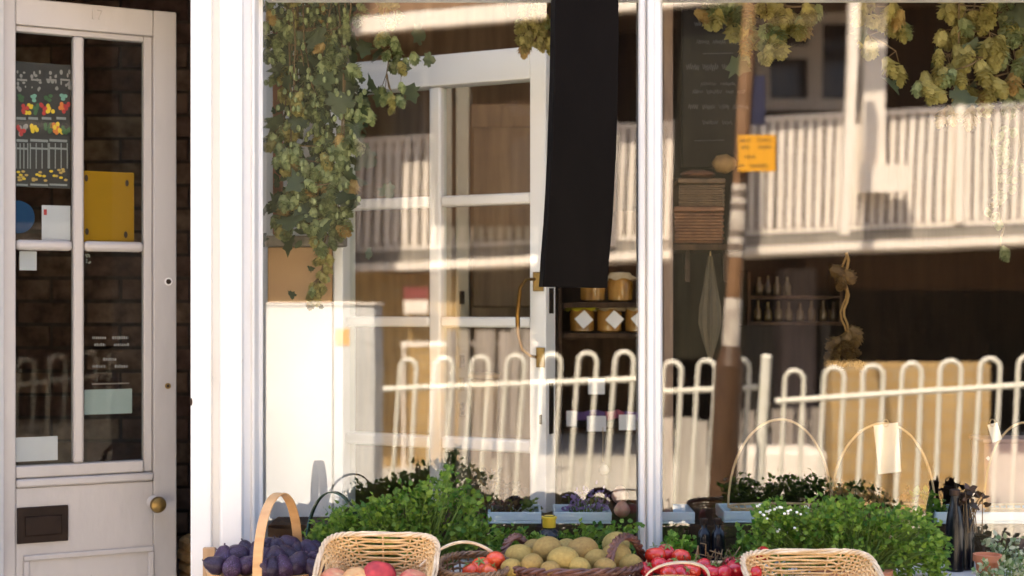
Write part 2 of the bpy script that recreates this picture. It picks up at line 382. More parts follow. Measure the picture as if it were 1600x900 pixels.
# window panes, the right one leaning a hair differently from the left
def pane(name, x0, x1, z0, z1, m, par):
    return MB().box((x0, 0, z0), (x1, .005, z1)).build(name, m, par, smooth=False)
pane('window_pane', xl + .001, X(997, .0) + .004, .905, 2.213, WINDOWG, shop)
pane('window_pane', X(1035, 0) - .004, xr - .001, .905, 2.213, WINDOWG, shop)
pane('window_pane', xl + .001, xr - .001, 2.277, 3.203, WINDOWG, shop)  # unseen upper glazing, added to let more daylight into the shop
# inside of the shop
tag(MB().box((-3.6, .32, -.1), (4.5, 3.2, .0)).build('shop_floor', TANW), kind='structure')
tag(MB().box((-3.6, 2.6, .002), (4.5, 2.75, 3.148)).build('back_wall', BROWNW), kind='structure')
MB().box((.335, .31, 2.9), (2.398, 1.31, 2.95)).build('added_soffit', BLACKW, shop)  # unseen dark soffit, added to keep ceiling bounce off the right half
tag(MB().box((.335, 1.25, .002), (2.398, 1.3, 2.895)).build('added_back_wall', BLACKW), kind='structure')  # dark wall added to keep the right half of the interior dim
tag(MB().box((2.4, .31, .002), (2.5, 2.598, 3.148)).build('side_wall', DARKW), kind='structure')
tag(MB().box((-.705, .165, .002), (-.665, 2.598, 3.148)).build('partition_wall', WHITE_IN), kind='structure')
MB().box((xl + .0, .062, .955), (xr, .36, .985)).build('window_shelf', DARKW, shop, bevel=.004)
MB().box((xl, .064, .906), (xr, .075, .9545)).build('shelf_riser', DARKW, shop)

# passage behind the side door: every brick laid one by one
pw = tag(MB().box((-2.2, .93, .002), (-.71, 1.05, 3.148)).build('passage_wall', MORTD), kind='structure')
course, blen = .069, .205
brk = MB().box((-blen / 2 + .006, -.012, .005), (blen / 2 - .006, .02, course - .006)).mesh('brick', BRICKD, smooth=False)
for r in range(10, 37):
    for k in range(7):
        x = -1.88 + k * blen + (blen / 2 if r % 2 else 0)
        if x > -.83: continue
        inst('brick', brk, pw, (x, .93 + rnd.uniform(-.006, .004), r * course), (rnd.uniform(-.02, .02), rnd.uniform(-.012, .012), rnd.uniform(-.02, .02)))
tag(MB().box((-2.2, -.0, .002), (-1.95, .92, 3.148)).build('passage_side_wall', MORTD), kind='structure')
MB().box((-1.95, .03, 2.42), (-.72, .92, 2.46)).build('porch_ceiling', DARKW, shop)
MB().box((-1.42, -.06, 0), (X(7, .09), .09, 3.202)).build('door_jamb', WHITE, shop, bevel=.006)
MB().box((-1.618, -.02, 0), (-1.422, .09, 3.202)).build('wall_strip', WHITE, shop)
MB().box((X(7, .09) + .002, .0, 2.33), (X(298, .0) - .002, .12, 3.202)).build('door_head', WHITE, shop, bevel=.005)
MB().box((-1.42, -.10, .0), (-.75, .3, .06)).build('doorstep', GREYD, shop, bevel=.01)

# ---- the half open side door
dp = Plane(-4, 3.395, 276, 3.592)
dth = .045
W1 = dp.W
uG0, uM0, uM1, uG1 = dp.u(26), dp.u(115), dp.u(132), dp.u(226)
zT, zGT, zB1, zB0, zGB, zL = 2.245, 2.165, 1.663, 1.638, 1.117, 1.066
f = MB()
f.pbox(dp, 0, uG0 - .002, -dth, 0, .07, zT)                        # stiles
f.pbox(dp, uG1 + .022, W1, -dth, 0, .07, zT)
f.pbox(dp, uG0 - .0018, uG1 + .0218, -dth, -.0005, zGT + .015, zT - .0005)
f.pbox(dp, uG0 - .0018, uG1 + .0218, -dth, -.0008, .25, zL - .001)
f.pbox(dp, uG0 - .0018, uG1 + .0218, -dth + .001, -.0012, .0705, .249)
door = f.build('door', DOORP, shop, bevel=.003)
b = MB()
b.pbox(dp, uG1, uG1 + .0215, -.036, -.010, zGB - .03, zGT + .0145)
b.pbox(dp, uG0 - .0015, uG1 - .0005, -.036, -.010, zGT, zGT + .0146)
b.build('glazing_bead', DOORP, door, bevel=.003)
b = MB(); b.pbox(dp, uG0 - .0016, uG1 + .0214, -.036, .006, zL, zGB - .031); b.build('weather_bar', DOORP, door, bevel=.005)
b = MB(); b.pbox(dp, uG0 - .0016, uG1 - .0006, -.034, -.006, zGB - .030, zGB); b.build('glazing_bead', DOORP, door, bevel=.004)
b = MB(); b.pbox(dp, uM0, uM1, -.036, -.004, zGB + .001, zGT - .001); b.build('glazing_bar', DOORP, door, bevel=.006)
for a0, a1 in ((uG0 - .001, uM0 - .001), (uM1 + .001, uG1 - .001)):
    b = MB(); b.pbox(dp, a0, a1, -.036, -.003, zB0, zB1); b.build('glazing_bar', DOORP, door, bevel=.009)
for (a0, a1) in ((uG0, uM0), (uM1, uG1)):
    for (c0, c1) in ((zGB, zB0), (zB1, zGT)):
        b = MB(); b.pbox(dp, a0 + .0005, a1 - .0005, -.024, -.020, c0 + .0005, c1 - .0005); b.build('pane', DOORG, door, smooth=False)
# lower raised panel moulding
b = MB()
pu0, pu1, pz = dp.u(36), dp.u(240), dp.z(140, 860)
for (a0, a1, c0, c1) in ((pu0, pu1, pz - .014, pz), (pu0, pu0 + .014, .32, pz - .0145), (pu1 - .014, pu1, .32, pz - .0145), (pu0, pu1, .305, .3195)):
    b.pbox(dp, a0, a1, 0, .007, c0, c1)
b.build('panel_moulding', DOORP, door, bevel=.003)
b = MB(); l0, l1 = dp.u(26), dp.u(106); lz0, lz1 = dp.z(66, 847), dp.z(66, 791)
b.pbox(dp, l0, l1, .0002, .007, lz0, lz1); lb = b.build('letterbox', LETT, door, bevel=.002)
b = MB(); b.pbox(dp, l0 + .018, l1 - .016, .0072, .013, lz0 + .018, lz1 - .022); b.build('flap', BRASSD, lb, bevel=.002) if False else b.build('letterbox_flap', LETT, door, bevel=.002)
kc = dp.pt(dp.u(240), 0, dp.z(240, 785))
MB().lathe(kc, [(.018, .0005), (.018, .003), (.014, .006), (.009, .009), (.008, .012)], 24, dp.n).build('knob_rose', DOORP, door)
MB().lathe(kc + dp.n * .011, [(.008, 0), (.008, .018), (.013, .022), (.019, .030), (.0205, .038), (.018, .046), (.010, .051), (.002, .052)], 24, dp.n).build('knob', BRASSD, door)
for (qx, qy, r1, r2, mm) in ((263, 440, .010, .0068, IRON), (262, 603, .0075, .004, BRASSD)):
    c = dp.pt(dp.u(qx), 0, dp.z(qx, qy))
    MB().lathe(c, [(r1, .0004), (r1, .003), (r2, .0035)], 20, dp.n).build('lock_rose', BRASSD if mm is BRASSD else WHITE, door)
    MB().lathe(c + dp.n * .0036, [(r2 * .98, 0), (r2 * .9, .0012)], 16, dp.n).build('lock_cylinder', IRON, door)
def text_mesh(s, size, ext):
    cu = bpy.data.curves.new('numeral', 'FONT'); cu.body = s; cu.size = size; cu.extrude = ext; cu.align_x = 'CENTER'
    o = bpy.data.objects.new('numeral', cu); col.objects.link(o)
    dg = bpy.context.evaluated_depsgraph_get(); me = bpy.data.meshes.new_from_object(o.evaluated_get(dg))
    bpy.data.objects.remove(o); return me
me = text_mesh('17', .036, .002); me.materials.clear(); me.materials.append(DOORP)
yaw = math.atan2(dp.e.y, dp.e.x)
inst('house_number', me, door, dp.pt(dp.u(151), .0022, dp.z(150, 30)), (R(90), 0, yaw))

MB().ball(dp.pt(dp.u(178), .001, dp.z(178, 748)), .0028, .0028, .0035, 8, 6).build('fly_spot', IRON, door)  # small dark fly sitting on the door
MB().ball(P(299, 628, -.099), .003, .003, .009, 8, 6).build('paint_chip', IRON, shop)
# ---- notices on the side door's glass (inside face)
def on_door(name, m, px0, py0, px1, py1, label, cat, v=-.026, t=.0012):
    pm = (px0 + px1) / 2
    th = thing(name, label, cat, dp.pt(dp.u(pm), v, dp.z(pm, py1)))
    b = MB(); b.pbox(dp, dp.u(px0), dp.u(px1), v - t, v, dp.z(pm, py1), dp.z(pm, py0)); b.build('sheet', m, th)
    return th
def dot(b, px, py, w, h, v=-.0255, rot=0):
    n = 8; c = (dp.u(px), dp.z(px, py)); sc_ = dp.t / F
    pts = [dp.pt(c[0] + math.cos(2 * math.pi * k / n) * w / 2 * sc_, v, c[1] + math.sin(2 * math.pi * k / n) * h / 2 * sc_) for k in range(n)]
    b.add(pts, [tuple(range(n))])
def bar(b, px0, py0, px1, py1, v=-.0255):
    pm = (px0 + px1) / 2
    b.add([dp.pt(dp.u(px0), v, dp.z(pm, py1)), dp.pt(dp.u(px1), v, dp.z(pm, py1)), dp.pt(dp.u(px1), v, dp.z(pm, py0)), dp.pt(dp.u(px0), v, dp.z(pm, py0))], [(0, 1, 2, 3)])
po = on_door('flower_poster', PBLACK, 27, 96, 113, 292, 'dark poster of bright flowers and greenhouses in the top left door pane', 'poster')
cols = {'white_print': (.22, .20, .20), 'red_print': (.36, .02, .02), 'yellow_print': (.62, .42, .01), 'orange_print': (.52, .14, .02), 'mint_print': (.16, .34, .28), 'green_print': (.03, .09, .03), 'grey_print': (.20, .21, .22), 'tan_print': (.40, .26, .07)}
PM = {k: mat(k, c, .6) for k, c in cols.items()}
pb = {k: MB() for k in cols}
for cx in (38, 60, 84, 106):
    for k in range(9): dot(pb['white_print'], cx + rnd.uniform(-9, 9), 122 + rnd.uniform(-14, 16), rnd.uniform(2, 6), rnd.uniform(3, 9))
    bar(pb['white_print'], cx - 9, 121, cx + 7, 124)
for cx in (34, 58, 79, 104):
    for k in range(4): dot(pb['mint_print'] if cx in (58, 104) else pb['green_print'], cx + rnd.uniform(-5, 5), 150 + rnd.uniform(-4, 5), 7, 6, -.0254)
for cx, kk in ((42, 'red_print'), (48, 'yellow_print'), (60, 'green_print'), (70, 'red_print'), (82, 'yellow_print'), (97, 'orange_print'), (106, 'red_print')):
    for k in range(5): dot(pb[kk], cx + rnd.uniform(-5, 5), 167 + rnd.uniform(-8, 8), 6, 7, -.0252 + .00005 * k)
for x0 in (28, 47, 68, 91): bar(pb['grey_print'], x0, 181, x0 + 15, 185)
for cx, kk in ((36, 'red_print'), (40, 'white_print'), (55, 'yellow_print'), (78, 'green_print'), (88, 'orange_print'), (94, 'yellow_print'), (106, 'green_print')):
    for k in range(6): dot(pb[kk], cx + rnd.uniform(-6, 6), 200 + rnd.uniform(-8, 8), 6, 8, -.0251 + .00004 * k)
for x0 in (28, 50, 80):
    w = 18 if x0 == 28 else 28
    for q in (0, w * .33, w * .66, w): bar(pb['grey_print'], x0 + q - .8, 222, x0 + q + .8, 262)
    bar(pb['grey_print'], x0, 216, x0 + w, 220); bar(pb['grey_print'], x0, 229, x0 + w, 232)
    for k in range(9): dot(pb['tan_print'] if k % 3 else pb['yellow_print'], x0 + rnd.uniform(2, w - 2), 272 + rnd.uniform(-9, 9), 6, 4, -.0252)
    bar(pb['grey_print'], x0, 286, x0 + w, 289)
for k, b in pb.items():
    if b.v: b.build('print', PM[k], po, smooth=False, kind='stuff')
st = thing('round_sticker', 'round dark blue sticker at the left edge of the upper door pane', 'sticker', dp.pt(dp.u(30), -.026, dp.z(30, 368)))
b = MB().lathe(dp.pt(dp.u(30), -.0275, dp.z(30, 338)), [(.040, 0), (.040, .0015)], 32, dp.n)
b.build('disc', BLUEC, st)
c1 = on_door('white_card', PAPERG, 68, 320, 113, 375, 'square white card with a small red mark beside the blue sticker', 'card')
b = MB(); bar(b, 71, 326, 76, 335); b.build('print', PM['red_print'], c1, smooth=False)
c2 = on_door('yellow_notice', OCHRE, 134, 267, 213, 378, 'large ochre yellow notice fixed at four corners in the upper right door pane', 'notice')
b = MB()
for q in ((138, 277), (202, 285), (139, 361), (200, 366)): dot(b, q[0], q[1], 6, 11)
b.build('corner_fixing', IRON, c2, smooth=False, kind='stuff')
on_door('white_note', PAPERG, 33, 392, 60, 422, 'small white note near the top of the lower left door pane', 'note')
tx = thing('opening_hours', 'faint white lettering on the glass of the lower right door pane', 'lettering', dp.pt(dp.u(175), -.018, dp.z(175, 576)))
b = MB()
for (row, segs) in ((528, ((147, 168), (178, 203))), (539, ((150, 167), (181, 204))), (562, ((164, 184),)), (573, ((147, 168), (182, 203)))):
    for s0, s1 in segs:
        x = s0
        while x < s1:
            w = rnd.uniform(1.2, 3); bar(b, x, row - rnd.uniform(1.5, 2.6), min(x + w, s1), row + 2, -.0193); x += w + 1.1
b.build('letters', mat('faded_letters', (.16, .16, .145), .8), tx, smooth=False, kind='stuff')
b = MB(); bar(b, 146, 599, 204, 601, -.0193); b.build('rule', mat('faded_rule', (.13, .115, .095), .8), tx, smooth=False)
on_door('pale_card', PAPERB, 135, 609, 210, 648, 'pale grey green card below the lettering in the lower right door pane', 'card')
on_door('white_envelope', PAPERG, 24, 684, 93, 722, 'white envelope standing in the bottom corner of the lower left door pane', 'envelope')
mk = thing('window_sticker', 'tiny pale scribbled sticker under the middle bar of the lower right door pane', 'sticker', dp.pt(dp.u(142), -.026, dp.z(142, 412)))
b = MB()
for k in range(9): dot(b, 137 + rnd.uniform(0, 8), 396 + rnd.uniform(0, 15), 3, 3)
b.build('sheet', mat('grey_sticker', (.25, .25, .22), .8), mk, smooth=False)
# tall straw basket behind the door's free edge
def coil_basket(name, label, c, r, z0, z1, rings, m, loose=0):
    t = thing(name, label, 'basket', (c[0], c[1], z0))
    b = MB()
    for k in range(rings):
        z = z0 + (k + .5) * (z1 - z0) / rings; rr = r + rnd.uniform(-.004, .004)
        b.tube([(c[0] + math.cos(a) * rr, c[1] + math.sin(a) * rr, z + .002 * math.sin(a * 9)) for a in [2 * math.pi * i / 28 for i in range(28)]], (z1 - z0) / rings * .56, 6, True)
    b.build('coils', m, t); MB().lathe((c[0], c[1], z0), [(r * .9, .004), (r * .9, .01)], 20).build('base', m, t)
coil_basket('straw_basket', 'tall coiled straw basket just inside the doorway behind the pilaster', (X(297, .5) + .065, .52), .085, .002, .885, 30, WICKL)

# ---- the inner glazed door standing open inside the shop
ip = Plane(505, 3.86, 853, 3.56)
v0, v1, v2, v3, v4 = ip.u(505), ip.u(538), ip.u(668), ip.u(686), ip.u(827)
IW = ip.W; ith = .058
zz = [2.158, 2.076, 1.79, 1.762, 1.475, 1.448, 1.163, 1.131, .86, .80]
f = MB()
f.pbox(ip, v0, v1 - .001, -ith, 0, .02, zz[0]); f.pbox(ip, v4 + .001, IW, -ith, 0, .02, zz[0])
f.pbox(ip, v1 - .0008, v4 + .0008, -ith + .001, -.001, zz[1], zz[0] - .001); f.pbox(ip, v1 - .0008, v4 + .0008, -ith + .001, -.001, .021, zz[8])
idr = f.build('inner_door', WHITE_IN, shop, bevel=.003)
b = MB(); b.pbox(ip, v2, v3, -.045, -.006, zz[8] + .001, zz[1] - .001); b.build('glazing_bar', WHITE_IN, idr, bevel=.006)
for k in (2, 4, 6):
    for a0, a1 in ((v1, v2 - .001), (v3 + .001, v4)):
        b = MB(); b.pbox(ip, a0, a1, -.045, -.005, zz[k + 1], zz[k]); b.build('glazing_bar', WHITE_IN, idr, bevel=.006)
rows = [(zz[2], zz[1]), (zz[4], zz[3]), (zz[6], zz[5]), (zz[8], zz[7])]
for a0, a1 in ((v1, v2), (v3, v4)):
    for c0, c1 in rows:
        b = MB(); b.pbox(ip, a0 + .001, a1 - .001, -.03, -.026, c0 + .001, c1 - .001); b.build('pane', DOORG, idr, smooth=False)
b = MB(); h0 = ip.u(841)
hp = [ip.pt(h0 - .005, .001, ip.z(838, 436)), ip.pt(h0 - .02, .028, ip.z(832, 437)), ip.pt(h0 - .032, .038, ip.z(826, 450)), ip.pt(h0 - .037, .042, ip.z(824, 490)), ip.pt(h0 - .037, .040, ip.z(823, 520)), ip.pt(h0 - .030, .032, ip.z(824, 545)), ip.pt(h0 - .01, .022, ip.z(830, 556)), ip.pt(h0 - .003, .001, ip.z(836, 558))]
b.tube(hp, [.004, .004, .0045, .0065, .006, .0045, .004, .004], 8); b.build('pull_handle', BRASS, idr)
b = MB(); b.pbox(ip, ip.u(839), ip.u(852), .0002, .006, ip.z(846, 574), ip.z(846, 543)); b.build('lock_plate', BRASSD, idr, bevel=.001)
b = MB(); b.pbox(ip, ip.u(834), ip.u(850), .0002, .006, ip.z(846, 455), ip.z(846, 425)); b.build('handle_plate', BRASSD, idr, bevel=.001)
b = MB(); b.pbox(ip, ip.u(843), ip.u(847), .0002, .002, ip.z(845, 663), ip.z(845, 648)); b.build('keyhole', IRON, idr)
b = MB(); b.pbox(ip, IW + .0002, IW + .003, -.04, -.018, ip.z(870, 490), ip.z(870, 450)); b.build('lock_edge', IRON, idr); b = MB(); b.pbox(ip, IW + .0002, IW + .003, -.04, -.018, ip.z(870, 680), ip.z(870, 600)); b.build('lock_edge', IRON, idr)
# things seen through the inner door
cp = thing('brown_cupboard', 'brown timber cupboard with beige stiles behind the inner glazed door', 'cupboard', P(740, 900, 1.05) * 1)
yb = 1.05
b = MB(); b.box((X(735, yb), yb, .3), (X(862, yb), yb + .35, 2.12)); b.build('carcass', BROWNW, cp, bevel=.004)
for a0, a1 in ((686, 706), (712, 733)):
    b = MB(); b.box((X(a0, yb - .02), yb - .02, .25), (X(a1, yb - .02), yb + .3, 2.2)); b.build('stile', BEIGE, cp, bevel=.006)
b = MB(); b.box((X(738, yb), yb - .012, 1.50), (X(858, yb), yb - .001, 2.05)); b.build('cupboard_door', BROWNW, cp, bevel=.006)
b = MB(); b.box((X(738, yb), yb - .012, .6), (X(858, yb), yb - .001, 1.46)); b.build('cupboard_door', BROWNW, cp, bevel=.006)
for q in (465, 565, 600, 640):
    b = MB(); c = P(722, q, yb - .021); b.box((c.x - .008, c.y - .006, c.z - .02), (c.x + .008, c.y, c.z + .02)); b.tube([c + Vector((0, -.006, .012)), c + Vector((.006, -.02, .0)), c + Vector((0, -.006, -.012))], .003, 5); b.build('latch', IRON if q != 600 else BRASSD, cp)
tb = thing('tan_box', 'upright tan wooden box behind the lower panes of the inner door', 'box', P(750, 760, .78))
p0, p1 = P(735, 760, .78), P(778, 592, .78)
b = MB(); b.box((p0.x, .78, p0.z), (p1.x, .88, p1.z)); b.build('body', TANW, tb, bevel=.004)
b = MB(); b.box((p0.x - .006, .772, p1.z + .001), (p1.x + .006, .89, p1.z + .014)); b.build('lid', TANB, tb, bevel=.003)
# tan cabinet under the hops with a wooden ledge and pinkish post
hc = thing('hop_cabinet', 'tan fronted display cabinet under the hop garland at the window left end', 'cabinet', P(470, 815, .3))
def fbox(px0, py0, px1, py1, y, depth):
    a, c = P(px0, py1, y), P(px1, py0, y); return MB().box((a.x, y, a.z), (c.x, y + depth, c.z))
fbox(418, 386, 519, 473, .20, .02).build('panel', TANB, hc, bevel=.003); fbox(414, 474, 519, 812, .195, .03).build('whitened_panel', WHITE_IN, hc, bevel=.003)  # lower panel whitened to strengthen the mirrored white cabinet's brightness
fbox(521, 386, 536, 812, .19, .03).build('stile', WHITE_IN, hc, bevel=.003)
fbox(404, 368, 537, 384, .15, .08).build('ledge', GREYW, hc, bevel=.004)
fbox(426, 40, 441, 367, .21, .02).build('post', mat('pink_timber', (.42, .17, .10), .6, (.50, .22, .14), 8, stretch=(6, 6, 1)), hc, bevel=.003)

# ---- shelf of jars
sy = .66
su = thing('jar_shelves', 'dark timber shelf unit carrying honey coloured jars behind the mullion', 'shelves', P(960, 900, sy))
fbox(878, 330, 1046, 1050, sy + .22, .02).build('back_panel', DARKW, su, bevel=.002)
for py in (472, 520, 668, 800): fbox(880, py, 1044, py + 9, sy - .03, .245).build('shelf_board', DARKW, su, bevel=.002)
for px in (872, 1046): fbox(px, 330, px + 6, 1050, sy - .03, .26).build('upright', DARKW, su, bevel=.002)
JAR = mat('honey_jar', (.22, .10, .015), .12, (.46, .25, .06), 22, coat=.8, stretch=(1, 1, .3))
LIDY = mat('yellow_cloth', (.68, .60, .02), .8); LIDB = mat('beige_cloth', (.56, .44, .26), .8, (.66, .54, .34), 30)
def jar(px, py, lidm, label, tagd):
    c = P(px, py, sy + .03); t = thing('jar', label, 'jar', c, 'jars on the dark shelves')
    MB().lathe(c, [(.030, 0), (.035, .004), (.036, .05), (.033, .062), (.029, .068), (.029, .074)], 18).build('body', JAR, t)
    vs = MB(); n = 24; prof = [(.002, .082), (.028, .080), (.032, .074)]
    rings = [[(c.x + r * math.cos(2 * math.pi * k / n), c.y + r * math.sin(2 * math.pi * k / n), c.z + z) for k in range(n)] for r, z in prof]
    rings.append([(c.x + (.046 + .007 * math.sin(k * 2.3)) * math.cos(2 * math.pi * k / n), c.y + (.046 + .007 * math.sin(k * 2.3)) * math.sin(2 * math.pi * k / n), c.z + .062 + .004 * math.cos(k * 1.7)) for k in range(n)])
    allv = [v for r in rings for v in r]
    vs.add(allv, [(i * n + k, i * n + (k + 1) % n, (i + 1) * n + (k + 1) % n, (i + 1) * n + k) for i in range(3) for k in range(n)])
    vs.build('cloth_lid', lidm, t)
    if tagd:
        q = c + Vector((tagd, -.041, .036)); a = R(rnd.uniform(-10, 14)); w = .026
        MB().add([q + Vector((math.cos(a + k * math.pi / 2) * w, -.001 * j, math.sin(a + k * math.pi / 2) * w)) for j in (0, 1) for k in range(4)], [(0, 1, 2, 3), (7, 6, 5, 4), (0, 4, 5, 1), (1, 5, 6, 2), (2, 6, 7, 3), (3, 7, 4, 0)]).build('tag', PAPER, t)
jar(909, 519, LIDY, 'jar with a bright yellow cloth lid on the lower jar shelf', .004)
jar(952, 519, LIDB, 'beige lidded jar with a tilted white tag, middle of the lower shelf row', .012)
jar(996, 519, LIDB, 'beige lidded jar at the right end of the lower row beside the mullion', .004)
jar(926, 471, LIDB, 'beige lidded jar just below the black hanging strip on the upper shelf', 0)
jar(969, 471, LIDB, 'jar on the upper shelf between the black strip and the mullion', .0)
# ribbon with tags along the lower shelf, flowers and onions on the sill shelf
rb = thing('tag_ribbon', 'purple and pink ribbon with white tags strung across the jar shelves', 'ribbon', P(960, 668, sy - .06))
def flatrib(px0, px1, py, h, y, m, nm):
    n = 8; vs = []
    for i in range(n + 1):
        a = P(px0 + (px1 - px0) * i / n, py + 2 * math.sin(i * .9), y + .003 * math.sin(i * 1.7)); k = h / F * (y + D)
        vs += [a, a - Vector((0, 0, k)), a + Vector((0, .0015, 0)), a + Vector((0, .0015, -k))]
    fs = []
    for i in range(n):
        j = 4 * i; fs += [(j, j + 1, j + 5, j + 4), (j + 2, j + 6, j + 7, j + 3), (j, j + 4, j + 6, j + 2), (j + 1, j + 3, j + 7, j + 5)]
    MB().add(vs, fs).build(nm, m, rb)
PURP = mat('purple_cloth', (.10, .05, .17), .8); PINK = mat('pink_cloth', (.30, .06, .10), .8)
for a0, a1, m in ((884, 897, PINK), (898, 945, PURP), (946, 975, PINK), (976, 1046, PURP)): flatrib(a0, a1, 642, 13, sy - .06, m, 'ribbon')
for (tx_, ty, w) in ((893, 642, 16), (932, 650, 30), (932, 592, 26), (980, 648, 26)):
    a = P(tx_ - w / 2, ty + 24, sy - .068); c = P(tx_ + w / 2, ty, sy - .068); MB().box((a.x, a.y, a.z), (c.x, a.y + .001, c.z)).build('tag', PAPER, rb)

# ---- trays, herbs, onions and bottles on the window shelf
def tray(px0, px1, y, label, tilt=0):
    a, c = P(px0, 825, y), P(px1, 825, y); z = .9855
    t = thing('shallow_tray', label, 'tray', ((a.x + c.x) / 2, y + .07, z), 'pale blue trays on the window shelf')
    b = MB(); d = .14
    b.box((a.x, y, z), (c.x, y + d, z + .006))
    for q in ((a.x, y, c.x, y + .006), (a.x, y + d - .006, c.x, y + d)): b.box((q[0], q[1], z + .0062), (q[2], q[3], z + .028))
    for q in (a.x, c.x - .006): b.box((q, y + .0062, z + .0062), (q + .006, y + d - .0062, z + .028))
    o = b.build('tray_body', TRAYB, t, bevel=.002); return t
tray(762, 846, .075, 'shallow pale blue tray left of the gold topped bottle')
tray(866, 956, .075, 'shallow pale blue tray between the gold topped bottle and the mullion')
tray(1031, 1086, .075, 'shallow pale blue tray just right of the mullion')
tray(1131, 1212, .09, 'shallow pale blue tray beside the two dark bottles, left of the right parsley')
tray(1462, 1490, .075, 'narrow pale blue tray between the right parsley and the black bottles')
tray(1506, 1640, .075, 'long pale blue tray at the right end of the window shelf')
def bottle(px, y, base, h, r, label, group=None, neck=None, m=DGLASS, nm='bottle', foil=None):
    a = P(px, 820, y); c = Vector((a.x, y, base)); t = thing(nm, label, 'bottle', c, group)
    MB().lathe(c, [(r * .9, 0), (r, .004), (r, h * .58), (r * .86, h * .66), (r * .42, h * .76), (r * .36, h * .94), (r * .42, h * .95), (r * .42, h)], 20).build('glass_body', m, t)
    MB().lathe(c + Vector((0, 0, h * (.78 if foil else .90))), [(r * .46, 0), (r * .48, h * .05), (r * .48, h * (.16 if foil else .10)), (r * .56, h * (.165 if foil else .104)), (r * .56, h * (.2 if foil else .125)), (r * .3, h * (.225 if foil else .14))], 16).build('cap', foil or IRON, t)
    return t
bottle(858, -.06, .9035, .122, .032, 'dark bottle with a gold foil top behind the kiwi basket', foil=GOLDF)
bottle(1101, .05 + .07, .9855, .0, .0, '') if False else None
for px, lb in ((1100, 'squat black bottle, left of two beside the right side of the mullion'), (1122, 'squat black bottle, right of two next to the reflected column')):
    a = P(px, 880, -.075); c = Vector((a.x, -.075, .9035)); t = thing('black_bottle', lb, 'bottle', c, 'black bottles on the sill')
    MB().lathe(c, [(.014, 0), (.0155, .003), (.0155, .075), (.013, .088), (.0075, .094), (.007, .104)], 16).build('glass_body', DGLASS, t)
    MB().lathe(c + Vector((0, 0, .1045)), [(.009, 0), (.009, .012), (.007, .014)], 14).build('cap', IRON, t)
for px, hh, lb in ((1492, .17, 'tall black bottle, left one of the dark pair beside the right parsley'), (1512, .16, 'tall black bottle, right one of the dark pair near the terracotta pot')):
    a = P(px, 880, -.08); c = Vector((a.x, -.08 + .02 * (px > 1500), .9035)); t = thing('black_bottle', lb, 'bottle', c, 'black bottles on the sill')
    MB().lathe(c, [(.018, 0), (.021, .003), (.021, hh * .55), (.017, hh * .75), (.011, hh * .9), (.010, hh)], 16).build('glass_body', DGLASS, t)
    MB().lathe(c + Vector((0, 0, hh + .0004)), [(.012, 0), (.012, .012), (.009, .014)], 14).build('cap', IRON, t)

# ------------------------------------------------------------------ leaves and plants
def leaflet(b, c, d, nrm, L, lobes=3, wid=.75, cup=.15):
    """a small lobed leaf blade of real outline, curved along its length"""
    d = d.normalized(); s = d.cross(nrm)
    if s.length < 1e-4: s = d.orthogonal()
    s.normalize(); n = s.cross(d)
    if lobes == 3: o = [(0, 0), (.16, .22), (.10, .50), (.34, .44), (.46, .62), (.66, .50), (.62, .30), (.82, .30), (1, 0)]
    elif lobes == 7: o = [(0, 0), (.10, .10), (.04, .34), (.20, .30), (.24, .56), (.36, .36), (.50, .52), (.54, .24), (.72, .34), (.76, .14), (1, 0)]
    elif lobes == 5: o = [(0, 0), (-.05, .35), (.18, .34), (.24, .62), (.42, .30), (.62, .40), (.70, .20), (1, 0)]
    else: o = [(0, 0), (.2, .30), (.5, .40), (.8, .22), (1, 0)]
    pts = [(x, y) for x, y in o] + [(x, -y) for x, y in reversed(o[1:-1])]
    vs = [c + d * (x * L) + s * (y * L * wid) + n * (cup * L * (y * y * 1.5 - x * x * .8)) for x, y in pts]
    vs.append(c + d * (.45 * L) + n * (cup * L * -.16))
    k = len(pts); b.add(vs, [(i, (i + 1) % k, k) for i in range(k)])
def rv(): return Vector((rnd.gauss(0, 1), rnd.gauss(0, 1), rnd.gauss(0, 1))).normalized()
def interp(tab, x):
    for (a, b), (c, d) in zip(tab, tab[1:]):
        if a <= x <= c: return b + (d - b) * (x - a) / (c - a)
    return tab[-1][1]
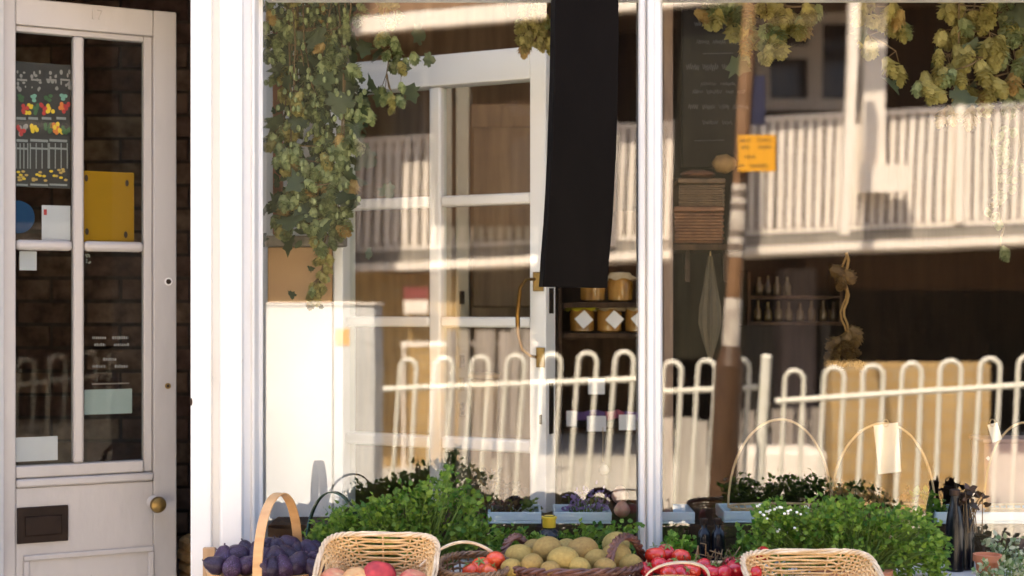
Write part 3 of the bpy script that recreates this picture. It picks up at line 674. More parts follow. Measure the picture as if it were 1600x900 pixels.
def herb(name, label, top, ybase, root_px, root_z, yr, nst, leafm, stemm, L=(.012, .020), lobes=3, nl=(7, 11), low=900, pot=None, flowers=None, spread=.03, cat='plant', skew=1.4):
    base = P(root_px, 480, ybase); base.z = root_z
    t = thing(name, label, cat, base)
    lf, stm, fl = MB(), MB(), MB()
    for i in range(nst):
        px = rnd.uniform(top[0][0], top[-1][0]); tp = interp(top, px)
        py = tp + (low - tp) * rnd.random() ** skew - (rnd.uniform(4, 16) if rnd.random() < .08 and lobes == 7 else 0)
        y = ybase + rnd.uniform(-yr, yr); tip = P(px, py, y)
        a = base + Vector((rnd.uniform(-.02, .02) + (tip.x - base.x) * .45, rnd.uniform(-.02, .02), 0))
        mid = a.lerp(tip, .55) + Vector((0, 0, .012))
        stm.tube([a, mid, tip], [.0014, .0011, .0006], 4)
        ax = (tip - mid).normalized()
        for k in range(rnd.randint(*nl)):
            q = tip + rv() * rnd.uniform(0, spread) * .8 + ax * rnd.uniform(-.02, .008)
            d = (ax * .5 + rv() + Vector((0, -.15, .15))).normalized(); n = (rv() * .8 + Vector((0, -.5, .8))).normalized()
            leaflet(lf, q, d, n, rnd.uniform(*L), lobes)
        if flowers and px < flowers and py < tp + 45 and rnd.random() < .22:
            fl.ball(tip + Vector((0, -.012, .008)), .0035, .0035, .003, 8, 4)
            fl.ball(tip + Vector((rnd.uniform(.003, .009), -.010, rnd.uniform(0, .012))), .003, .003, .0025, 8, 4)
    o = lf.build('foliage', leafm, t, kind='stuff', smooth=False); stm.build('stems', stemm, t, kind='stuff')
    if fl.v: fl.build('flowers', WFLOW, t, kind='stuff')
    if pot:
        MB().lathe((base.x, base.y, pot[1]), [(pot[0] * .75, 0), (pot[0] * .95, root_z - pot[1] - .012), (pot[0] * 1.04, root_z - pot[1] - .012), (pot[0] * 1.04, root_z - pot[1])], 20).build('pot', pot[2], t)
    return t
TZ = .845                                                    # top of the display bench
bench = thing('display_bench', 'timber bench under the shop window carrying the fruit baskets', 'bench', (.2, -.40, 0))
for k in range(5):
    y0 = -.74 + k * .118
    MB().box((-.72, y0, TZ - .03), (1.7, y0 + .112, TZ)).build('plank', GREYW, bench, bevel=.003)
for x in (-.66, .5, 1.62):
    for y in (-.70, -.20): MB().box((x - .03, y - .03, .001), (x + .03, y + .03, TZ - .0305)).build('leg', GREYW, bench, bevel=.004)
topL = [(482, 838), (500, 822), (525, 803), (552, 796), (575, 786), (600, 782), (630, 772), (655, 764), (672, 752), (690, 742), (702, 736), (716, 752), (738, 768), (752, 790), (762, 815)]
herb('parsley_plant', 'bushy bright green parsley behind the peach basket', topL, -.19, 640, .93, .06, 420, PARS, STEMG, L=(.008, .018), lobes=7, spread=.026, nl=(7, 10), pot=(.085, TZ, TERRA), low=868, cat='herb')
topR = [(1176, 800), (1192, 785), (1215, 792), (1240, 800), (1270, 790), (1300, 782), (1325, 780), (1350, 790), (1380, 802), (1410, 800), (1440, 806), (1460, 822), (1476, 850)]
herb('parsley_plant', 'bushy bright green parsley with tiny white flowers at the window right half', topR, -.19, 1330, .93, .06, 520, PARS, STEMG, L=(.008, .017), lobes=7, spread=.026, nl=(7, 10), pot=(.085, TZ, TERRA), low=898, flowers=1265, cat='herb')
herb('dark_leaves', 'dark brown leaved herb behind the glass right of the left parsley', [(735, 752), (755, 745), (775, 742), (795, 746), (818, 768)], .13, 777, .99, .04, 46, PURPL, STEMB, L=(.014, .024), lobes=1, nl=(3, 5), low=805, spread=.015)
herb('green_herb', 'small green herb in front of the pale blue tray left of the gold topped bottle', [(765, 800), (790, 782), (815, 778), (840, 790), (850, 800)], .06 + .16, 805, .99, .03, 40, PARS, STEMG, L=(.009, .016), nl=(4, 7), low=812, spread=.02)
herb('low_herb', 'low dark green herb on the sill behind the kiwi basket', [(762, 828), (800, 824), (845, 830), (905, 824), (960, 820), (990, 826)], -.07, 860, .906, .03, 170, PARS, STEMG, L=(.010, .018), nl=(4, 7), low=868, spread=.02, skew=.8)
herb('low_herb', 'low dark green herb on the sill just right of the mullion', [(1034, 838), (1060, 834), (1082, 846)], -.07, 1058, .906, .02, 45, PARS, STEMG, L=(.010, .018), nl=(4, 7), low=876, spread=.02, skew=.8)
herb('low_herb', 'pale low green herb on the sill left of the flowering parsley', [(1138, 842), (1160, 832), (1190, 826)], -.07, 1165, .906, .02, 40, PARS, STEMG, L=(.010, .018), nl=(4, 7), low=880, spread=.02, skew=.8)
herb('mirrored_herb', 'russet leaves standing in for the reflection of the right parsley in the glass', [(1296, 768), (1320, 756), (1350, 764), (1375, 770), (1400, 772), (1420, 766)], .10, 1360, .99, .03, 50, BROWNL, STEMB, L=(.012, .022), lobes=1, nl=(3, 6), low=806, spread=.018)  # leaves coloured russet to imitate the parsley's dark reflection
herb('green_herb', 'small broad leaved green herb above the right end of the right parsley', [(1415, 772), (1440, 766), (1462, 776), (1475, 790)], .10, 1445, .99, .02, 18, PARS, STEMG, L=(.016, .028), lobes=1, nl=(2, 4), low=806, spread=.015)
herb('dark_leaves', 'near black leaves imitating a mirrored plant above the pair of tall black bottles', [(1490, 778), (1505, 768), (1525, 762), (1540, 768)], -.075, 1503, .99, .015, 13, PURPL, STEMB, L=(.016, .026), lobes=1, nl=(2, 4), low=795, spread=.012)  # dark leaves imitate a plant's backlit reflection in the glass
herb('variegated_plant', 'cream and green variegated plant behind the terracotta pot at right', [(1530, 842), (1550, 836), (1580, 838), (1630, 840)], -.065, 1575, .906, .02, 80, VARIL, STEMG, L=(.010, .018), lobes=1, nl=(4, 7), low=905, spread=.02, skew=.7)
herb('variegated_plant', 'low trailing cream and green plant in front of the terracotta pot', [(1524, 880), (1550, 884), (1585, 874), (1630, 872)], -.19, 1570, TZ + .002, .025, 60, VARIL, STEMG, L=(.010, .018), lobes=1, nl=(4, 7), low=905, spread=.016, skew=.8)
tp_ = thing('terracotta_pot', 'small terracotta pot at the right edge below the long tray', 'pot', P(1544, 905, -.06))
c = P(1543, 905, -.125)
MB().lathe((c.x, c.y, .9035), [(.022, 0), (.027, .030), (.0315, .030), (.0315, .045), (.027, .045), (.026, .038)], 20).build('body', TERRA, tp_)
MB().lathe((c.x, c.y, .9035), [(.025, .034), (.002, .039)], 16).build('soil', STEMB, tp_)

# cane baskets with hoop handles just inside the glass
def hoop_basket(pxc, w, top_py, rim_py, y, label, tagpx=None):
    S = (y + D) / F; c = P(pxc, rim_py, y); z0 = .986
    t = thing('cane_basket', label, 'basket', (c.x, y, z0), 'cane baskets inside the window')
    r = w / 2 * S; hz = (rim_py - top_py) * S; b = MB()
    b.tube([c + Vector((math.cos(a) * r, .004 * math.sin(3 * a), math.sin(a) * hz + (0 if a else 0))) for a in [math.pi * i / 28 for i in range(29)]], .0028, 7); b.build('handle', CANE, t)
    b = MB()
    for k, rr in ((0, 1), (1, .96)):
        b.tube([(c.x + math.cos(a) * r * rr, y + math.sin(a) * r * .5 * rr, c.z - k * .012) for a in [2 * math.pi * i / 36 for i in range(36)]], .003, 6, True)
    b.build('rim', CANE, t)
    b = MB(); n = 30
    for k in range(5):
        zz_ = z0 + .004 + max(.004, c.z - .012 - z0) * k / 5; rr = r * (.82 + .13 * k / 5)
        b.tube([(c.x + math.cos(a) * rr * (1 + .02 * math.sin(a * 15 + k * math.pi)), y + math.sin(a) * rr * .5, zz_) for a in [2 * math.pi * i / 60 for i in range(60)]], .0028, 5, True)
    for i in range(n):
        a = 2 * math.pi * i / n; b.tube([(c.x + math.cos(a) * r * .8, y + math.sin(a) * r * .4, z0 + .002), (c.x + math.cos(a) * r * .96, y + math.sin(a) * r * .48, c.z)], .002, 4)
    b.build('weave', CANE, t, kind='stuff'); return t
hoop_basket(1219, 162, 655, 792, .17, 'cane basket with a round hoop handle left of the tagged one')
hoop_basket(1380, 162, 661, 792, .15, 'cane basket whose hoop handle carries the large cream tag')
hoop_basket(1600, 124, 660, 792, .16, 'cane basket at the right edge whose hoop carries a small tag')
def hang_tag(pts, y, label, name='paper_tag'):
    q = [P(a, b_, y) for a, b_ in pts]; t = thing(name, label, 'tag', q[0])
    MB().add(q + [v + Vector((0, .0012, 0)) for v in q], [(0, 1, 2, 3), (7, 6, 5, 4), (0, 4, 5, 1), (1, 5, 6, 2), (2, 6, 7, 3), (3, 7, 4, 0)]).build('card', TAGM, t)
    m = (q[2] + q[3]) / 2
    MB().tube([m + Vector((math.cos(a) * .006, -.001, .002 + math.sin(a) * .009)) for a in [2 * math.pi * i / 12 for i in range(12)]], .0008, 4, True).build('string', CANE, t); return t
hang_tag([(1373, 741), (1408, 737), (1403, 660), (1365, 665)], .143, 'large cream tag hanging from the middle hoop handle')
hang_tag([(1551, 692), (1566, 686), (1558, 660), (1543, 664)], .152, 'small cream tag at the right edge hoop handle')
bc = thing('brown_card_box', 'pinkish brown card box at the right edge of the window', 'box', P(1575, 812, .24))
fbox(1538, 692, 1640, 812, .24, .10).build('body', mat('pinkish_card', (.36, .20, .15), .7, (.42, .25, .19), 6), bc, bevel=.002)
fbox(1536, 686, 1642, 692, .237, .106).build('lid', mat('pinkish_lid', (.40, .24, .18), .7), bc, bevel=.002)
a = P(1544, 716, .238); MB().add([a + Vector((math.cos(k * math.pi / 2) * .006, -.0005, math.sin(k * math.pi / 2) * .006)) for k in range(4)], [(0, 1, 2, 3)]).build('sticker', PAPER, bc)
# onions and purple flowers on the shelf right of the inner door
ON = mat('pink_onion', (.55, .26, .16), .4, (.68, .42, .30), 10, stretch=(6, 6, 1)); GAR = mat('garlic_skin', (.40, .35, .26), .6, (.48, .43, .34), 14)
def onion(px, py, y, r, m, nm, label):
    c = P(px, py, y); o = MB().ball(c, r, r, r * .9, 16, 10, lambda d: 1 + (.35 * max(0, d.z - .75) / .25 if d.z > .75 else 0)).build(nm, m); tag(o, label, nm); return o
onion(969, 775, .15, .021, ON, 'onion', 'pinkish onion beside the mullion above the pale blue tray')
onion(972, 797, .11, .020, ON, 'onion', 'lower tan onion beside the mullion just behind the tray')
onion(944, 735, .40, .013, GAR, 'garlic', 'single pale garlic bulb hanging inside between door edge and mullion')
hg = ORG  # (positions kept for reference)
MB().tube([P(942, 722, .40), P(942, 668, .42)], .001, 4).build('thread', CANE, bpy.data.objects['garlic'])
PUR = leaf_mat('lilac_petal', (.22, .12, .34), (.42, .32, .52), .3)
herb('lilac_flowers', 'bunch of lilac flowers lying inside the window left of the onion', [(882, 778), (905, 768), (930, 764), (950, 772)], .16, 917, .99, .03, 40, PUR, STEMG, L=(.008, .014), lobes=1, nl=(4, 7), low=800, spread=.012)

# ------------------------------------------------------------------ right half of the shop interior
ch = thing('chalkboard', 'tall black chalkboard with faint chalk lines hanging inside right of the mullion', 'chalkboard', P(1114, 262, .55))
fbox(1066, -60, 1166, 262, .55, .02).build('board', CHALKB, ch, bevel=.002)
b = MB()
for py, x0, x1, hgt in ((42, 1085, 1150, 9), (70, 1088, 1155, 9), (112, 1072, 1160, 14), (135, 1095, 1148, 8), (148, 1082, 1158, 9), (172, 1075, 1160, 10), (196, 1098, 1140, 9)):
    x = x0
    while x < x1:
        n = rnd.randint(3, 6); w = n * 4.0
        b.tube([P(x + w * i / (n * 4), py - hgt / 2 + hgt / 2 * math.sin(i * 1.9 + x) * rnd.uniform(.5, 1), .5485) for i in range(n * 4 + 1)], .0009, 3); x += w + 6
for py, x0, x1 in ((84, 1098, 1146), (220, 1085, 1132)): b.tube([P(x0, py, .5485), P(x1, py - 1, .5485)], .001, 3)
b.build('chalk_marks', CHALK, ch, kind='stuff')
fbox(1036, -40, 1052, 812, .10, .04).build('inner_post', mat('taupe_timber', (.20, .13, .09), .6, (.28, .19, .13), 6, stretch=(6, 6, 1)), shop, bevel=.004)
ws = thing('wall_shelf', 'dark shelf inside the right window carrying two wicker hampers', 'shelf', P(1095, 395, .50))
fbox(1046, 381, 1160, 391, .44, .22).build('board', DARKW, ws, bevel=.002)
fbox(1070, 391.5, 1078, 440, .47, .03).build('bracket', IRON, ws); fbox(1130, 391.5, 1138, 440, .47, .03).build('bracket', IRON, ws)
def hamper(px0, py0, px1, py1, y, d, m, label, lid=True):
    a, c = P(px0, py1, y), P(px1, py0, y); t = thing('wicker_hamper', label, 'hamper', ((a.x + c.x) / 2, y + d / 2, a.z)); b = MB()
    n = 10; 
    for k in range(n):
        z = a.z + .004 + (c.z - a.z - .008) * k / (n - 1)
        pts = []
        for (xa, ya, xb, yb_) in ((a.x, y, c.x, y), (c.x, y, c.x, y + d), (c.x, y + d, a.x, y + d), (a.x, y + d, a.x, y)):
            for i in range(10):
                q = i / 10; s_ = .0022 * (1 if (i + k) % 2 else -1)
                pts.append((xa + (xb - xa) * q + (s_ if xa == xb else 0), ya + (yb_ - ya) * q + (s_ if ya == yb_ else 0), z))
        b.tube(pts, (c.z - a.z) / n * .55, 5, True)
    b.build('weave', m, t)
    if lid: MB().box((a.x - .006, y - .006, c.z + .002), (c.x + .006, y + d + .006, c.z + .016)).build('lid', m, t, bevel=.004)
    MB().box((a.x + .004, y + .004, a.z + .001), (c.x - .004, y + d - .004, a.z + .008)).build('base', m, t)
    return t
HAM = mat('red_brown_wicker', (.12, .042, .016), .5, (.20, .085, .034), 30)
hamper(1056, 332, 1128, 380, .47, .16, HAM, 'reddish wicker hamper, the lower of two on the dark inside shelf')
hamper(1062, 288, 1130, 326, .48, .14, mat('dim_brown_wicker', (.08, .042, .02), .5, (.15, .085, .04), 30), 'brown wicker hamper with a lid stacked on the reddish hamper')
tag(MB().ball(P(1131, 256, .54), .033, .03, .026, 16, 10, lambda d: 1 + .05 * math.sin(d.x * 9)).build('bread_loaf', mat('loaf_crust', (.32, .20, .07), .7, (.22, .10, .03), 9)), 'round golden loaf on top of the stacked hampers', 'bread')
tag(MB().ball(P(1090, 273, .53), .048, .03, .013, 16, 8).build('long_loaf', mat('brown_crust', (.09, .03, .015), .7, (.13, .05, .022), 12)), 'long reddish brown loaf lying on the upper hamper lid', 'bread')
mb_ = thing('muslin_bag', 'pale hanging muslin bag tapering to a point below the hampers', 'bag', P(1110, 565, .5))
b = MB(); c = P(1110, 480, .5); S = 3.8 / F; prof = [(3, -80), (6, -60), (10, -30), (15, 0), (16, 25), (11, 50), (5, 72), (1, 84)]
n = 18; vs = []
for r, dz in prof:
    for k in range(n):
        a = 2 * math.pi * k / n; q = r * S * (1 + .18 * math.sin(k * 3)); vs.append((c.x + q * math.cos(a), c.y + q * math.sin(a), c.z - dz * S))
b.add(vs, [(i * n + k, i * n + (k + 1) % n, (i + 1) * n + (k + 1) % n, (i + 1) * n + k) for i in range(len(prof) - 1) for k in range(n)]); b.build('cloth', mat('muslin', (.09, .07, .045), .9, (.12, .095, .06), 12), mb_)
MB().tube([P(1110, 402, .5), P(1110, 391, .5)], .002, 5).build('cord', CANE, mb_)
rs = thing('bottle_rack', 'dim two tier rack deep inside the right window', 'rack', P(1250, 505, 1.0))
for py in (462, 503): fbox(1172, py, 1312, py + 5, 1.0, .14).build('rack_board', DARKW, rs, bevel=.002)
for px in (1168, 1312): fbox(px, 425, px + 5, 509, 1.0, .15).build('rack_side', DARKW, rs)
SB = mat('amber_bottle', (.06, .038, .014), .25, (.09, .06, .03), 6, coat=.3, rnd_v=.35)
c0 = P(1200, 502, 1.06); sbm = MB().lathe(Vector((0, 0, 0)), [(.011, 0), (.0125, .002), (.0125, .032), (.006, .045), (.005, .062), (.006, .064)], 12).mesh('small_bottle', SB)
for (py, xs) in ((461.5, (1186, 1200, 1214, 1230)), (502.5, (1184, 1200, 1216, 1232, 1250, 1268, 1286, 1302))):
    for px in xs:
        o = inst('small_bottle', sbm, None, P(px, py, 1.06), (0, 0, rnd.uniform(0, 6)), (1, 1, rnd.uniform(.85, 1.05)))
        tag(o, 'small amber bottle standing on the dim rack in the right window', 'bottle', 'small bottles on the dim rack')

# ------------------------------------------------------------------ hops
def cone_mesh(m, seed):
    r = random.Random(seed); b = MB(); Lc = 1.0
    for k in range(8):
        t = k / 7.0; rad = .30 * math.sin(math.pi * (.16 + .80 * t)) + .03; z = -t * .88
        for i in range(6):
            a = 2 * math.pi * (i + .5 * (k % 2)) / 6 + r.uniform(-.15, .15); ca, sa = math.cos(a), math.sin(a)
            w = .19; wi = Vector((-sa, ca, 0)); o = Vector((ca, sa, 0)); c = o * rad * .75 + Vector((0, 0, z))
            tip = o * rad * (1.5 + r.uniform(-.1, .25)) + Vector((0, 0, z - .20))
            b.add([c + wi * w * .7 + Vector((0, 0, .06)), c - wi * w * .7 + Vector((0, 0, .06)), o * rad * 1.12 - wi * w * .75 + Vector((0, 0, z - .10)), tip, o * rad * 1.12 + wi * w * .75 + Vector((0, 0, z - .10))], [(0, 1, 2, 3, 4)])
    b.tube([(0, 0, .12), (0, 0, 0)], .025, 4)
    return b.mesh('cone', m, smooth=False)
CM = {k: [cone_mesh(m, s) for s in (1, 2)] for k, m in (('g', HOPG), ('o', HOPO), ('t', HOPT), ('d', DRIED))}
def leafmesh(m, lobes, seed):
    b = MB(); leaflet(b, Vector((0, 0, 0)), Vector((0, 0, -1)), Vector((0, -1, .1)), 1.0, lobes, 1.0, .25); return b.mesh('leaf', m, smooth=True, ang=80)
LM = [leafmesh(HOPL, 3, 1), leafmesh(HOPL, 5, 2)]
def hops(label, anchors, y0, yr, mix, cs=(20, 28), leaves=0, lsize=(26, 44), region=None, cl=(4, 8), spread=(16, 26), name='hop_garland', litter=0):
    """anchors: list of (px, py) cluster centres"""
    top = min(a[1] for a in anchors); ax = sum(a[0] for a in anchors) / len(anchors)
    t = thing(name, label, 'hops', P(ax, max(a[1] for a in anchors) + 25, y0)); S = (y0 + D) / F
    bine = MB(); last = None
    for (px, py) in sorted(anchors, key=lambda q: (q[1])):
        y = y0 + rnd.uniform(-yr, yr)
        kind = mix(px, py)
        if last is None or rnd.random() < .35: st_ = P(px + rnd.uniform(-25, 25), min(py - 30, top - 10), y)
        else: st_ = last
        q = P(px, py, y)
        bine.tube([st_, st_.lerp(q, .5) + Vector((rnd.uniform(-.01, .01), rnd.uniform(-.01, .01), -.004)), q], [.0024, .0020, .0014], 5); last = q
        for k in range(rnd.randint(*cl)):
            c = q + Vector((rnd.gauss(0, spread[0]) * S, rnd.uniform(-.02, .02), rnd.gauss(-4, spread[1]) * S))
            s_ = rnd.uniform(*cs) * S; kk = kind if rnd.random() < .8 else rnd.choice('ggot')
            inst('cone', rnd.choice(CM[kk]), t, c, (rnd.gauss(0, .45), rnd.gauss(0, .45), rnd.uniform(0, 6)), (s_ * rnd.uniform(.85, 1.1),) * 2 + (s_,))
            bine.tube([q, c.lerp(q, .3), c], [.0012, .0010, .0008], 3)
    bine.build('bine', STEMB, t)
    if litter:
        b = MB()
        for k in range(litter):
            px, py = rnd.choice(anchors); leaflet(b, P(px + rnd.gauss(0, 15), py + rnd.gauss(-3, 15), y0 + .03 + rnd.uniform(-.02, .05)), rv(), (rv() * .7 + Vector((0, -1, 0))).normalized(), rnd.uniform(12, 26) * S, rnd.choice((1, 3)), .7)
        b.build('small_leaves', HOPL, t, kind='stuff', smooth=False)
        b = MB()
        for k in range(260):
            px, py = rnd.choice(anchors); q = P(px + rnd.gauss(0, 16), py + rnd.gauss(0, 14), y0 - .02 + rnd.uniform(-.03, .04)); b.ball(q, .0055, .0055, .008, 6, 4)
        b.build('small_cones', HOPG, t, kind='stuff')
        for k in range(12):
            pass
    for k in range(leaves):
        px, py = rnd.choice(anchors); s_ = rnd.uniform(*lsize) * S
        inst('leaf', rnd.choice(LM), t, P(px + rnd.gauss(0, 24), py + rnd.gauss(-8, 22), y0 + rnd.uniform(-yr, yr) - .004), (rnd.gauss(0, .6), rnd.gauss(0, .7), rnd.gauss(0, .8)), (s_,) * 3)
    return t
wid = [(0, 425, 540), (60, 425, 535), (110, 430, 540), (150, 432, 560), (180, 432, 575), (215, 436, 565), (250, 430, 545), (290, 445, 540), (330, 450, 535), (360, 430, 540), (378, 415, 535)]
anc = []
y = -8
while y < 352:
    a = interp([(w[0], w[1]) for w in wid], max(y, 0)); c = interp([(w[0], w[2]) for w in wid], max(y, 0))
    n = 3 if y < 200 else 3
    for k in range(n): anc.append((a + (c - a) * (k + rnd.uniform(.2, .8)) / n, y + rnd.uniform(-10, 10)))
    y += 21
tanleft = lambda px, py: ('o' if px < 465 and rnd.random() < (.75 if py < 190 else .4) else 'g')
hops('thick garland of dried hops with grey green leaves down the window left end', anc, .11, .035, tanleft, (18, 27), leaves=70, cl=(5, 6), spread=(12, 11), litter=420)
hops('thin strand of pale green hops trailing over the inner door top rail', [(600, 5), (612, 30), (606, 55), (610, 85), (604, 115), (628, 95), (560, 20), (618, 152)], .10, .02, lambda a, b_: 'g', (15, 22), leaves=14, lsize=(18, 34), cl=(3, 6), spread=(9, 12), name='hop_strand')
hops('short pale yellow hop strand hanging below the cabinet ledge', [(500, 395), (505, 415), (496, 435), (488, 455)], .135, .01, lambda a, b_: 'o', (11, 17), leaves=6, lsize=(12, 20), cl=(5, 8), spread=(8, 9), name='hop_strand')
hops('bunch of pale hops hanging left of the black strip top', [(830, 5), (822, 25), (835, 40), (848, 18), (826, 50), (855, 45)], .09, .015, lambda a, b_: 'o', (16, 24), leaves=6, lsize=(16, 26), cl=(5, 7), spread=(8, 10), name='hop_bunch')
hops('bunch of big yellow green hops hanging over the chalkboard top and column', [(1110, 2), (1135, 5), (1150, 18), (1172, 40), (1178, 70), (1195, 12), (1205, 35), (1198, 50), (1225, 8), (1240, 20), (1262, 10), (1255, 28), (1170, 10)], .08, .02, lambda a, b_: 'o' if a > 1160 else 'g', (24, 34), leaves=3, cl=(3, 5), spread=(10, 9), name='hop_bunch')
hops('loose group of yellow hops hanging before the white balcony post', [(1352, 8), (1358, 55), (1378, 20), (1395, 10), (1402, 30), (1400, 80)], .08, .015, lambda a, b_: 'o', (26, 36), leaves=3, cl=(2, 3), spread=(8, 8), name='hop_bunch')
hops('large tan and green hop bunch with pale leaves at the top right corner', [(1485, 5), (1510, 15), (1540, 10), (1575, 12), (1600, 20), (1490, 45), (1515, 55), (1545, 50), (1480, 85), (1508, 85), (1535, 90), (1490, 110), (1515, 125), (1458, 130), (1540, 130), (1500, 150), (1575, 60), (1600, 70), (1590, 110), (1610, 130), (1575, 145)], .08, .03, lambda a, b_: ('t' if rnd.random() < .12 else 'o') if a < 1560 else 'g', (26, 36), leaves=10, lsize=(30, 50), cl=(3, 5), spread=(11, 11), name='hop_bunch')
hops('single small hop cone dangling on a thread at the right edge', [(1563, 385)], .08, .002, lambda a, b_: 'g', (18, 20), cl=(2, 2), spread=(4, 3), name='hop_sprig')
hops('faint pale green hop strand low against the railing at the right edge', [(1575, 200), (1570, 230), (1585, 260), (1568, 290), (1560, 320)], .08, .01, lambda a, b_: 'g', (12, 18), cl=(4, 6), spread=(9, 12), name='hop_strand')
dv = thing('dried_bine', 'tan dried hop bine hanging in the dark part of the right window', 'dried plant', P(1322, 575, .30))
b = MB(); b.tube([P(1322 + 4 * math.sin(i * 1.3), 395 + i * 11, .30) for i in range(16)], [.004 - .0001 * i for i in range(16)], 6); b.tube([P(1318 + 5 * math.sin(i * 1.1 + 2), 400 + i * 11, .305) for i in range(15)], .0025, 5); b.build('stem', mat('dry_stem', (.26, .15, .04), .8, (.34, .2, .06), 20), dv)
for k in range(26):
    py = rnd.choice((430, 500, 520, 540, 545, 555, 560)) + rnd.gauss(0, 8); s_ = rnd.uniform(18, 30) * 3.6 / F
    m_ = rnd.choice(CM['d'])
    inst('cone', m_, dv, P(1322 + rnd.gauss(0, 9), py, .30), (rnd.gauss(0, .8), rnd.gauss(0, .8), rnd.uniform(0, 6)), (s_,) * 3)

# ------------------------------------------------------------------ fruit and baskets on the bench
def se(v, p): return math.copysign(abs(v) ** p, v)
def wicker(t, M, a0, b0, a1, b1, h, rows, stakes, pw, rw, m, mr, open_y=None, base=True):
    """woven basket: flared super-ellipse, M places it"""
    b = MB(); N_ = stakes * 4
    def pt(q, an, off=0):
        a = a0 + (a1 - a0) * q + off; bb = b0 + (b1 - b0) * q + off
        return M @ Vector((se(math.cos(an), pw) * a, se(math.sin(an), pw) * bb, h * q))
    for k in range(rows):
        q = (k + .6) / rows
        b.tube([pt(q + .1 / rows * math.sin(i * 1.3 + k), 2 * math.pi * i / N_, rw * .9 * math.cos(stakes / 2 * 2 * math.pi * i / N_ + math.pi * k)) for i in range(N_)], rw * rnd.uniform(.85, 1.05), 5, True)
    b.build('weave', m, t, kind='stuff')
    b = MB()
    for i in range(stakes):
        an = 2 * math.pi * i / stakes; b.tube([pt(0, an), pt(.5, an), pt(1, an)], rw * .8, 5)
    b.build('stakes', m, t, kind='stuff')
    b = MB(); K = 96
    for s_ in range(3):
        b.tube([pt(1, 2 * math.pi * i / K, rw * 1.3 * math.cos(i * .8 + s_ * 2.09)) + M.to_3x3() @ Vector((0, 0, rw * 1.3 * math.sin(i * .8 + s_ * 2.09) + rw)) for i in range(K)], rw * 1.15, 6, True)
    b.build('rim', mr, t)
    if base:
        b = MB(); n = 32; vs = [pt(.02, 2 * math.pi * i / n, -.001) for i in range(n)] + [M @ Vector((0, 0, .004))]
        b.add(vs, [(i, (i + 1) % n, n) for i in range(n)]); b.build('base', m, t)
def place(c, rx=0, ry=0, rz=0): return Matrix.Translation(c) @ Euler((rx, ry, rz)).to_matrix().to_4x4()
def fig_mesh(s):
    r = random.Random(s); ph = r.uniform(0, 6)
    b = MB(); b.ball((0, 0, 0), 1, 1, 1, 24, 16, lambda d: 1 + .035 * math.sin(3 * math.atan2(d.y, d.x) + ph) + (.42 * ((d.z - .6) / .4) ** 1.6 if d.z > .6 else -.06 * max(0, -d.z - .7)))
    b.tube([(0, 0, 1.38), (.03, 0, 1.5), (.08, .02, 1.62)], [.09, .075, .08], 6)
    return b
FM = [fig_mesh(s).mesh('fig', FIG, ang=180) for s in (1, 2, 3)]
# fig trug
tr = thing('fig_trug', 'shallow bentwood trug with a tall loop handle full of dark figs', 'trug', P(415, 900, -.33) * 1)
tc_ = P(418, 897, -.30); tz = TZ + .001
def oval(q, an): return Vector((tc_.x + math.cos(an) * (.085 + .035 * q), -.31 + math.sin(an) * (.07 + .03 * q), tz + (.105) * q))
b = MB(); n = 40
for q0, q1, th in ((0, .86, .004), (.80, 1.0, .007)):
    vs = []
    for i in range(n):
        an = 2 * math.pi * i / n; o = Vector((math.cos(an), math.sin(an), 0)) * th
        vs += [oval(q0, an), oval(q0, an) + o, oval(q1, an) + o, oval(q1, an)]
    bb = MB().add(vs, [(4 * i + k, 4 * ((i + 1) % n) + k, 4 * ((i + 1) % n) + (k + 1) % 4, 4 * i + (k + 1) % 4) for i in range(n) for k in range(4)])
    bb.build('side' if th < .005 else 'rim', BENTW, tr)
MB().lathe((tc_.x, -.31, tz), [(.08, .0005), (.08, .006)], 30).build('base', BENTW, tr)
A0, A1 = P(402, 897, -.415), P(466, 862, -.215); A0.z = A1.z = tz + .09; topz = P(430, 771, -.31).z
hpts = []; hn = []
for i in range(33):
    s_ = i / 32; an = math.pi * s_; q = A0.lerp(A1, .5 - .5 * math.cos(an)); q.z = A0.z + (topz - A0.z) * math.sin(an) ** .8; hpts.append(q)
for i in range(33):
    tgt = (hpts[min(i + 1, 32)] - hpts[max(i - 1, 0)]).normalized(); wdir = Vector(((A1 - A0).y, -(A1 - A0).x, 0)).normalized(); hn.append(tgt.cross(wdir).normalized())
MB().band(hpts, Vector(((A1 - A0).y, -(A1 - A0).x, 0)), .021, lambda i: hn[i], .0035).build('handle', BENTW, tr, bevel=.0008)
for (px, py, y, s_) in [(350, 875, -.34, 23), (372, 868, -.33, 24), (338, 884, -.38, 20), (362, 888, -.39, 21), (385, 884, -.37, 21), (386, 864, -.28, 20), (420, 857, -.25, 24), (436, 862, -.27, 22), (455, 854, -.24, 21), (414, 876, -.34, 21), (432, 874, -.35, 25), (452, 872, -.32, 23), (462, 884, -.37, 24), (443, 888, -.39, 22), (425, 890, -.40, 20), (412, 890, -.40, 19), (484, 862, -.28, 20), (492, 858, -.26, 19), (478, 876, -.31, 21), (490, 878, -.33, 21), (492, 890, -.36, 22), (470, 864, -.27, 18), (402, 858, -.26, 18), (400, 872, -.33, 19)]:
    k = s_ * .74 * (y + D) / F; o = inst('fig', rnd.choice(FM), None, P(px, py, y), (rnd.gauss(0, .6), rnd.gauss(0, .6), rnd.uniform(0, 6)), (k, k, k))
    tag(o, 'ripe dark purple fig heaped in the bentwood trug', 'fig', 'figs heaped in the trug')
